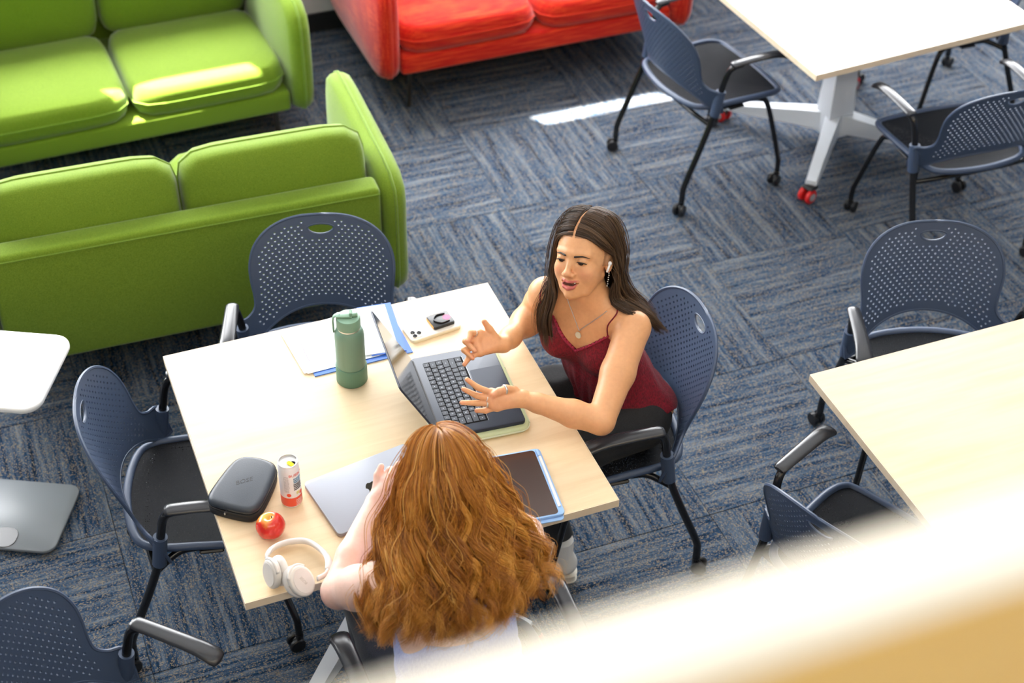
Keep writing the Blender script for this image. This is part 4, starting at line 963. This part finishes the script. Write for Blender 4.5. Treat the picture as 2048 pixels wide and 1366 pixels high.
hand(S, RW, R0_, [[R0_[0], V(.302, .081, .921), V(.288, .062, .910)], [R0_[1], V(.281, .069, .905), V(.298, .038, .889)],
                  [R0_[2], V(.273, .058, .884), V(.290, .035, .867)], [R0_[3], V(.284, .046, .863), V(.266, .036, .850)]],
     [V(.378, .078, .880), V(.362, .092, .909), V(.350, .102, .932)])
def tint_tan(v):
    c = np.tile(V(.74, .385, .19), (len(v), 1)); q = (v - HO) @ HR; near = np.linalg.norm(q, axis=1) < .16
    def blend(w, col): c[:] = c * (1 - w[:, None]) + np.array(col) * w[:, None]
    face = near & (q[:, 1] > .0)
    ck = np.exp(-(((np.abs(q[:, 0]) - .042) / .02) ** 2 + ((q[:, 2] + .036) / .02) ** 2)) * face; blend(.30 * ck, (.78, .29, .20))
    ns = np.exp(-((q[:, 0] / .016) ** 2 + ((q[:, 2] + .038) / .014) ** 2)) * face; blend(.18 * ns, (.78, .30, .22))
    dl = np.full(len(v), 1.0)
    for ch, rl in ((UL, (.0010, .0042, .0044, .0042, .0010)), (LL, (.0010, .0060, .0066, .0060, .0010))):
        for a, b_, ra_, rb_ in zip(ch[:-1], ch[1:], rl[:-1], rl[1:]): dl[near] = np.minimum(dl[near], SDF.ev(('c', a, b_, ra_, rb_), v[near]))
    blend(np.clip((.0006 - dl) / .0012, 0, 1), (.56, .145, .125))
    ins = (np.abs(q[:, 0]) < .020) & (q[:, 2] < -.0660) & (q[:, 2] > -.0750) & (q[:, 1] < .0875) & (q[:, 1] > .07); blend(.9 * ins, (.10, .02, .02))
    scalp = near & ((q[:, 2] > .062) | ((q[:, 1] < .02) & (q[:, 2] > -.02))); blend(.55 * scalp * (np.abs(q[:, 0]) > .004), (.10, .05, .03))
    for tip in (V(.222, -.106, .925), V(.211, -.108, .895), V(.198, -.130, .868), V(.240, -.134, .828), V(.284, -.146, .884), V(.288, .062, .910), V(.298, .038, .889), V(.290, .035, .867), V(.266, .036, .850), V(.350, .102, .932)):
        blend(.45 * np.exp(-(np.linalg.norm(v - tip, axis=1) / .010) ** 2), (.82, .30, .22))
    for hc_ in (V(.33, .075, .88), V(.30, -.14, .865)): blend(.22 * np.exp(-(np.linalg.norm(v - hc_, axis=1) / .05) ** 4), (.80, .36, .25))
    return c
PB = V(.80, .05, 0)
per = sdf_obj('person', S, .0022, M['skin_tan'], None, tint_tan, lo=(.16, -.35, .50), hi=(.99, .36, 1.24), it=2, origin=PB)
tag(per, 'seated person with long dark hair in a dark red camisole, hands raised over a laptop', 'person')
def pm(o): o.location = tuple(-PB) if False else o.location; return o
def child_world(mb, name, mat, sharp=None):   # geometry given in world space
    o = mb.build(name, mat, per, sharp=sharp); o.matrix_parent_inverse = Matrix.Translation(tuple(-PB)); return o
HM = Matrix.Translation(tuple(HO)) @ Matrix(HR.tolist()).to_4x4()
for s in (-1, 1):
    e = child_world(MB().add(sphere((s * .031, .0712, -.001), .0135, 20, 14), HM), 'eye', M['eye_white'])
    MB().add(sphere((s * .0305, .0812, -.0058), (.0085, .0042, .0060), 14, 8), HM).build('iris', M['iris'], e, sharp=None)
    lash = [hl(s * .0175, .0815, -.0052), hl(s * .023, .0852, -.0032), hl(s * .031, .0868, -.0024), hl(s * .039, .0845, -.0034), hl(s * .0455, .0785, -.0062), hl(s * .0475, .0765, -.0070)]
    child_world(MB().add(tube(smooth_path(lash, 4), np.interp(np.linspace(0, 1, 21), [0, .4, .85, 1], [.0008, .0018, .0019, .0005]), 6)), 'eyelash', M['brow'])
    bw = smooth_path([hl(s * .0125, .0885, .0115), hl(s * .022, .0885, .0128), hl(s * .036, .0830, .0140), hl(s * .052, .0690, .0095)], 6)
    bw = np.array([S.snap(p + HR[:, 1] * .02, -HR[:, 1], 40, .001) for p in bw])
    child_world(MB().add(tube(bw, np.interp(np.linspace(0, 1, len(bw)), [0, .15, .6, 1], [.0030, .0042, .0032, .0008]), 8, flat=.75)), 'eyebrow', M['brow'])
tv, tf_ = box(-.0170, .0170, .0800, .0865, -.0700, -.0640, .0015, 2); tv = [(p[0], p[1] - 22 * p[0] ** 2, p[2] + 8 * p[0] ** 2) for p in tv]
child_world(MB().add((tv, tf_), HM), 'teeth', M['teeth'])
# camisole
CS = SDF()
for (c, r_), gx in zip(torso, (.004, .010, .016, .010)): CS.ell(c, np.array(r_) + gx, TB, .05)
for c in busts: CS.ell(c, (.062, .055, .060), TB, .03)
def cami_top(P):
    d = P - V(.675, .075, 0); a = d @ TR; b_ = d @ TF; aa = np.abs(a)
    front = np.where(aa < .088, .814 + .078 * (aa / .088) ** .9, .892 - 1.2 * (aa - .088)); back = .865 - .0 * aa
    w = np.clip((b_ + .02) / .05, 0, 1); return P[..., 2] - (front * w + back * (1 - w)) + .06 * np.clip(aa - .128, 0, 1) * 10
CS.fn(lambda P: cami_top(P), .002); CS.fn(lambda P: .565 - P[..., 2] + .010 * np.sin(40 * P[..., 0] + 25 * P[..., 1]), .004)
CS.fn(lambda P: -(np.linalg.norm((P - V(*(LS + V(-.004, -.012, -.012)))), axis=-1) - .056), .006); CS.fn(lambda P: -(np.linalg.norm((P - V(*(RS + V(0, .01, -.012)))), axis=-1) - .054), .006)
def ripple(v):
    d = v - V(.70, .07, 0); th = np.arctan2(d @ TF, d @ TR); w = np.clip((.80 - v[:, 2]) / .2, 0, 1)
    off = .0045 * w * (np.sin(9 * th + 14 * v[:, 2]) + .6 * np.sin(17 * th - 9 * v[:, 2])); rad = TR[None] * np.cos(th)[:, None] + TF[None] * np.sin(th)[:, None]; return v + rad * off[:, None]
v, q = CS.mesh(.003); v = ripple(taubin(v, q, 2)); o = link('camisole', fast_mesh('camisole', v - PB, q), M['cami'], per)
nl = []
for a in np.linspace(-.088, .088, 41):
    z = .814 + .078 * (abs(a) / .088) ** .9; nl.append(CS.snap(tl(a, .22, z - .004), -TF, 60, .004) + TF * .001)
nl = np.array(nl); lm = MB().add(tube(nl, .0030, 6))
for k in range(0, 41, 2): lm.add(sphere(tuple(nl[k] + V(0, 0, .003)), (.0046, .0046, .0046), 8, 5))
lm.build('lace_trim', M['lace'], o, sharp=None); child = bpy.data.objects[-1] if False else None
for ch in o.children: ch.matrix_parent_inverse = Matrix.Translation(tuple(-PB))
for sd, a0 in ((-1, -.088), (1, .088)):
    pts = [CS.snap(tl(a0, .22, .886), -TF, 60, .004)]
    for b_, zz in ((.075, .935), (.045, .975), (.010, 1.02), (-.03, 1.02), (-.065, .96), (-.085, .90), (-.09, .862)):
        st = tl(a0 * (1.02 + .28 * np.clip((zz - .9) / .08, 0, 1)), b_, zz); dr = V(.67, .078, .88) - st; pts.append(S.snap(st + (-dr) * .3, dr, 80, .004) + (-dr) / np.linalg.norm(dr) * .0015)
    sp_ = MB().add(tube(smooth_path(pts, 5), .0042, 8, flat=.5)).build('strap', M['cami'], o, sharp=None); sp_.matrix_parent_inverse = Matrix.Translation(tuple(-PB))
# trousers, shoes
JS = SDF(); JS.ell((.80, .045, .535), (.130, .165, .095), None, .05)
for sd, hip, kn, an in ((-1, (.80, -.045, .525), (.405, -.115, .545), (.545, -.075, .14)), (1, (.795, .135, .525), (.395, .175, .545), (.47, .19, .14))):
    JS.chain([hip, tuple(np.array(hip) * .5 + np.array(kn) * .5), kn], [.088, .080, .062], .03); JS.chain([kn, tuple(np.array(kn) * .6 + np.array(an) * .4), an], [.060, .054, .040], .02)
JS.fn(lambda P: .135 - P[..., 2], .003); JS.fn(lambda P: P[..., 2] - .615, .004)
v, q = JS.mesh(.005); link('trousers', fast_mesh('trousers', taubin(v, q, 2) - PB, q), M['denim'], per)
def shoe(loc, rz):
    K = Matrix.Translation(loc) @ Matrix.Rotation(rz, 4, 'Z'); ou = smooth_path([(-.105, 0, 0), (-.095, .030, 0), (-.04, .034, 0), (.05, .043, 0), (.115, .038, 0), (.15, .012, 0), (.152, -.01, 0), (.12, -.036, 0), (.05, -.042, 0), (-.04, -.034, 0), (-.095, -.030, 0)], 4, closed=True)[:, :2].tolist()[::-1]
    sh = SDF(); sh.chain([(-.068, 0, .058), (.0, 0, .052), (.07, 0, .042), (.115, 0, .036)], [.036, .036, .034, .028], .02); sh.cone((-.07, 0, .06), (-.062, 0, .098), .036, .034, .02)
    sh.fn(lambda P: .020 - P[..., 2], .002); sh.ell((-.060, 0, .118), (.032, .026, .026), None, .004, 'd')
    v, q = sh.mesh(.003); me = fast_mesh('shoe', np.array([K @ Vector(p) for p in taubin(v, q, 2)]) - PB, q); so = link('shoe', me, M['shoe_white'], per)
    c = MB().add(prism(ou[::-1], 0.0, .026, .005, 2), K).build('sole', M['shoe_sole'], so); c.matrix_parent_inverse = Matrix.Translation(tuple(-PB))
    for sy in (-1, 1):
        c = MB().add(tube(smooth_path([(-.045, sy * .037, .030), (-.055, sy * .0375, .055), (-.070, sy * .034, .078)], 4), .008, 8, flat=.35, up=(0, 1, 0)), K).build('stripe', M['black_plastic'], so, sharp=None); c.matrix_parent_inverse = Matrix.Translation(tuple(-PB))
    c = MB().add(tube([(-.062, 0, .07), (-.060, 0, .165)], [.034, .034], 16), K).build('sock', M['sock'], so); c.matrix_parent_inverse = Matrix.Translation(tuple(-PB))
shoe((.478, -.092, 0), math.pi - .28); shoe((.41, .19, 0), math.pi)
# jewellery and earbud
def surf(px_, z, b0=.2): return px_
nk = []
for a, z in ((-.066, .965), (-.052, .948), (-.036, .930), (-.018, .910), (-.004, .893), (0, .888), (.004, .893), (.016, .912), (.030, .935), (.044, .958), (.052, .972)):
    nk.append(S.snap(tl(a - .005, .22, z), -TF, 90, .003) + TF * .002)
nko = child_world(MB().add(tube(smooth_path(nk, 5), .0013, 6)), 'necklace', M['steel'])
pd = nk[5] + V(0, 0, -.013) + TF * .006
c = MB().add(prism([(.0095 * math.cos(a), .0115 * math.sin(a)) for a in np.arange(20) * math.pi / 10], -.001, .001, .0004, 1), Matrix.Translation(tuple(pd)) @ Matrix(np.stack([TR, V(0, 0, 1), -TF * -1], 1).tolist()).to_4x4()).build('pendant', M['steel'], nko)
child_world(MB().add(sphere((-.083, .004, -.012), (.0055, .0065, .0065), 12, 8), HM).add(tube([(-.0845, .006, -.012), (-.083, .020, -.034)], [.0035, .0030], 10), HM), 'earbud', M['white_gloss'])
ec = MB()
for k in range(7): ec.add(sphere((-.082 - .001 * (k % 2), .004 + .001 * k, -.040 - .006 * k), .0021, 8, 6), HM)
child_world(ec, 'earring', M['steel'])
def ring_on(a, b_, t, r_, name, w=.0026):
    a = V(*a); b_ = V(*b_); c = a + (b_ - a) * t; d = (b_ - a) / np.linalg.norm(b_ - a); u = np.cross(d, V(0, 0, 1)); u /= np.linalg.norm(u); w_ = np.cross(d, u)
    return child_world(MB().add(tube([c + r_ * (math.cos(x) * u + math.sin(x) * w_) for x in np.arange(20) * math.pi / 10], w, 8, closed=True)), name, M['steel'])
ring_on((.325, -.138, .884), (.302, -.142, .887), .2, .0118, 'ring', .0034); ring_on(L0[2], (.240, -.136, .858), .35, .0098, 'ring'); ring_on(L0[1], (.240, -.128, .880), .25, .0098, 'ring', .0018)
ring_on(R0_[0], (.302, .081, .921), .55, .0098, 'ring', .0018)
# hair
gd = []
Ls = [[(-.004, .076, .070), (-.040, .066, .064), (-.072, .034, .034), (-.086, -.012, .004), (-.089, -.032, -.045)],
      [(-.005, .056, .108), (-.050, .044, .090), (-.083, .000, .030), (-.091, -.030, -.030)],
      [(-.006, .010, .138), (-.060, -.010, .108), (-.090, -.040, .020), (-.090, -.062, -.050)],
      [(-.005, -.040, .138), (-.048, -.090, .085), (-.056, -.112, .0), (-.056, -.108, -.07)]]
Lw = [[(.694, -.003, .992), (.733, -.050, .972), (.790, -.072, .930), (.838, -.088, .885)], [(.738, .010, .990), (.790, -.045, .950), (.845, -.090, .895)],
      [(.765, .020, .985), (.815, -.020, .925), (.845, -.060, .850)], [(.765, .075, .960), (.815, .070, .89), (.838, .060, .80)]]
Rw = [[(.560, .080, .985), (.535, .060, .92), (.532, .012, .825)], [(.548, .105, .985), (.520, .088, .915), (.515, .040, .830)],
      [(.585, .150, .985), (.560, .150, .93), (.548, .110, .855)], [(.680, .175, .970), (.730, .185, .89), (.760, .175, .81)]]
for hs, ws in zip(Ls, Lw): gd.append([tuple(hl(*p)) for p in hs] + ws)
gd2 = []
Rs = [[(.004, .076, .070), (.040, .066, .062), (.072, .040, .028), (.082, .028, -.020), (.084, .030, -.070)], [(.005, .056, .108), (.050, .044, .090), (.085, .012, .030), (.095, .010, -.050)]] + [[(-p[0], p[1], p[2]) for p in h_] for h_ in Ls[2:]]
for hs, ws in zip(Rs, Rw): gd2.append([tuple(hl(*p)) for p in hs] + ws)
guides = gd + gd2[::-1]
make_hair('hair', guides, M['hair_brown'], per, 6500, .00062, .0045, 26, (-.003, .006), 170, seed=3, push=HO + HR @ V(0, -.03, -.02), skull=(hl(0, -.014, .036), np.array((.086, .102, .100)), HR), sheet_t=.9, sheet_in=.004, trim=.10, curl=.004, wl=1.6, origin=PB)
cap = SDF(); cap.ell(hl(0, -.016, .033), (.080, .097, .097), HR, .01)
cap.fn(lambda P: (((P - HO) @ HR)[..., 1] * .80 - ((P - HO) @ HR)[..., 2] * .60) + .006 + 0 * P[..., 0], .004)
cap.fn(lambda P: -np.abs(((P - HO) @ HR)[..., 0]) + .0035 - .1 * (((P - HO) @ HR)[..., 1] < -.05), .001)
v, q = cap.mesh(.003); me = fast_mesh('scalp_hair', v - PB, q); at = me.attributes.new('tint', 'FLOAT', 'POINT'); at.data.foreach_set('value', np.full(len(v), .15, np.float32)); link('scalp_hair', me, M['hair_brown'], per)

# ---- red haired person seen from behind
QO = V(-.012, -.592, 1.094); QR = frame_from((.06, .93, -.36))
def ql(*p): return QO + QR @ np.array(p, float)
QB = V(-.05, -.86, 0)
S2 = SDF()
S2.ell(ql(0, -.012, .028), (.0745, .093, .088), QR, .01); S2.ell(ql(0, .024, -.01), (.065, .066, .075), QR, .02); S2.ell(ql(0, .036, -.058), (.050, .047, .052), QR, .02)
S2.cone(ql(0, .080, .008), ql(0, .100, -.034), .0075, .011, .010); S2.ell(ql(0, .064, -.098), (.020, .016, .014), QR, .015)
for s in (-1, 1):
    S2.ell(ql(s * .032, .094, 0), (.017, .015, .012), QR, .012, 'd'); S2.ell(ql(s * .031, .0715, -.001), (.0155, .0145, .0125), QR, .004); S2.ell(ql(s * .0745, -.008, -.012), (.009, .019, .030), QR, .006)
S2.ell(ql(0, .085, -.066), (.024, .010, .008), QR, .006)
S2.chain([ql(0, -.02, -.07), (-.03, -.680, .975)], [.052, .056], .03)
LS2 = V(-.222, -.700, .905); RS2 = V(.130, -.745, .905)
tor2 = [((-.048, -.735, .860), (.165, .100, .125)), ((-.060, -.800, .745), (.148, .105, .125)), ((-.060, -.840, .64), (.150, .112, .11)), ((-.055, -.855, .55), (.185, .135, .095))]
for c, r_ in tor2: S2.ell(c, r_, None, .06)
S2.chain([LS2, (-.04, -.695, .945), RS2], [.050, .050, .050], .05)
LE2 = V(-.292, -.588, .785); LW2 = V(-.134, -.400, .862); RE2 = V(.215, -.570, .785); RW2 = V(.050, -.400, .885)
S2.chain([LS2, (LS2 + LE2) / 2, LE2], [.058, .053, .043], .02); S2.chain([LE2, LE2 * .62 + LW2 * .38, LW2], [.042, .042, .025], .012)
S2.chain([RS2, (RS2 + RE2) / 2, RE2], [.058, .053, .043], .02); S2.chain([RE2, RE2 * .62 + RW2 * .38, RW2], [.042, .042, .025], .012)
pl = [LW2 + V(.030, .030, .040), LW2 + V(.040, .020, .048), LW2 + V(.047, .008, .052), LW2 + V(.050, -.006, .052)]
hand(S2, LW2, pl, [[p, p + V(.024, .012, .018), p + V(.040, .008, .016)] for p in pl], [LW2 + V(.008, .018, .02), LW2 + V(.022, .042, .050), LW2 + V(.034, .050, .070)])
pl = [V(-.022, -.366, .938), V(-.026, -.378, .930), V(-.028, -.388, .920), V(-.024, -.396, .910)]
hand(S2, RW2, pl, [[pl[0], V(-.062, -.372, .944), V(-.088, -.388, .934)], [pl[1], V(-.066, -.384, .934), V(-.092, -.394, .924)], [pl[2], V(-.066, -.394, .923), V(-.090, -.402, .912)], [pl[3], V(-.056, -.402, .912), V(-.074, -.410, .902)]],
     [RW2 + V(-.012, .022, .012), RW2 + V(-.030, .044, .030), RW2 + V(-.050, .050, .046)])
def tint_pale(v):
    c = np.tile(V(.80, .545, .450), (len(v), 1)); 
    for p, r_ in ((LE2, .06), (V(-.075, -.39, .92), .05)): c += (np.exp(-(np.linalg.norm(v - p, axis=1) / r_) ** 2) * .5)[:, None] * (V(.82, .42, .34) - c)
    return c
pr2 = sdf_obj('person', S2, .003, M['skin_pale'], None, tint_pale, lo=(-.40, -1.02, .48), hi=(.32, -.30, 1.24), it=2, origin=QB)
tag(pr2, 'seated person with long wavy copper hair and periwinkle tank top, back turned', 'person')
TS = SDF()
for c, r_ in tor2: TS.ell(c, np.array(r_) + .006, None, .06)
TS.fn(lambda P: P[..., 2] - (.875 - .9 * np.clip(np.abs(P[..., 0] + .05) - .10, 0, 1) + .05 * np.clip((P[..., 1] + .72) / .1, -1, 1)), .003); TS.fn(lambda P: .56 - P[..., 2], .003)
v, q = TS.mesh(.004); v = taubin(v, q, 2)
th = np.arctan2(v[:, 1] + .8, v[:, 0] + .06); fold = .005 * np.clip((.76 - v[:, 2]) / .06, 0, 1) * np.sin(v[:, 2] * 120 + 2 * np.sin(2 * th)); v[:, 0] += np.cos(th) * fold; v[:, 1] += np.sin(th) * fold
tk = link('tank_top', fast_mesh('tank_top', v - QB, q), M['tank'], pr2)
for sd in (-1, 1):
    pts = [S2.snap(p, V(-.05, -.74, .85) - V(*p), 90, .004) for p in ((-.05 + sd * .105, -1.0, .86), (-.05 + sd * .11, -.95, .95), (-.05 + sd * .115, -.85, 1.05), (-.05 + sd * .115, -.70, 1.10), (-.05 + sd * .11, -.55, 1.05), (-.05 + sd * .10, -.48, .90))]
    c = MB().add(tube(smooth_path(pts, 5), .009, 8, flat=.3)).build('strap', M['tank'], tk, sharp=None); c.matrix_parent_inverse = Matrix.Translation(tuple(-QB))
JS = SDF(); JS.ell((-.055, -.85, .545), (.190, .145, .095), None, .05)
for hip, kn, an in (((-.15, -.83, .535), (-.185, -.42, .55), (-.17, -.50, .09)), ((.04, -.83, .535), (.09, -.42, .55), (.08, -.50, .09))):
    JS.chain([hip, tuple(np.array(hip) * .5 + np.array(kn) * .5), kn], [.098, .088, .066], .03); JS.chain([kn, an], [.062, .048], .02)
JS.fn(lambda P: .075 - P[..., 2], .003); JS.fn(lambda P: P[..., 2] - .60, .004)
v, q = JS.mesh(.005); link('trousers', fast_mesh('trousers', taubin(v, q, 2) - QB, q), M['denim_blue'], pr2)
_per, per, _PB, PB = per, pr2, PB, QB
shoe((-.17, -.46, 0), math.pi / 2); shoe((.08, -.46, 0), math.pi / 2)
per, PB = _per, _PB
G2 = [[(-.020, -.500, 1.180), (-.095, -.540, 1.13), (-.140, -.560, 1.04), (-.205, -.620, .975), (-.262, -.715, .905), (-.300, -.795, .850)],
      [(-.018, -.518, 1.200), (-.098, -.590, 1.15), (-.150, -.625, 1.05), (-.205, -.690, .975), (-.258, -.775, .905), (-.285, -.830, .855)],
      [(-.017, -.545, 1.219), (-.088, -.655, 1.165), (-.128, -.715, 1.075), (-.165, -.790, .993), (-.195, -.850, .928), (-.208, -.886, .870)],
      [(-.016, -.575, 1.223), (-.052, -.695, 1.175), (-.070, -.770, 1.085), (-.088, -.845, 1.00), (-.100, -.905, .935), (-.105, -.935, .882)],
      [(-.008, -.575, 1.223), (.010, -.690, 1.165), (.018, -.765, 1.078), (.012, -.842, 1.00), (.010, -.898, .935), (.008, -.930, .882)],
      [(-.006, -.545, 1.219), (.055, -.645, 1.145), (.085, -.715, 1.06), (.100, -.790, .985), (.112, -.845, .930), (.120, -.885, .880)],
      [(-.004, -.518, 1.200), (.078, -.590, 1.13), (.118, -.650, 1.045), (.143, -.735, .983), (.160, -.800, .930), (.172, -.850, .885)],
      [(-.002, -.500, 1.180), (.072, -.545, 1.12), (.110, -.575, 1.03), (.140, -.650, .980), (.168, -.730, .925), (.190, -.790, .880)]]
make_hair('hair', G2, M['hair_red'], pr2, 8500, .00078, .0185, 44, (-.006, .009), 96, seed=8, cstr=.58, dep=.013, push=V(-.03, -.62, .98), skull=(ql(0, -.014, .034), np.array((.086, .103, .099)), QR), sheet_t=.80, sheet_in=.010, trim=.10, curl=.018, wl=3.4, spread=.006, origin=QB)
cap = SDF(); cap.ell(ql(0, -.014, .032), (.080, .098, .092), QR, .01)
cap.fn(lambda P: (((P - QO) @ QR)[..., 1] * .80 - ((P - QO) @ QR)[..., 2] * .60) - .012, .004)
v, q = cap.mesh(.003); me = fast_mesh('scalp_hair', v - QB, q); at = me.attributes.new('tint', 'FLOAT', 'POINT'); at.data.foreach_set('value', np.full(len(v), .45, np.float32)); link('scalp_hair', me, M['hair_red'], pr2)
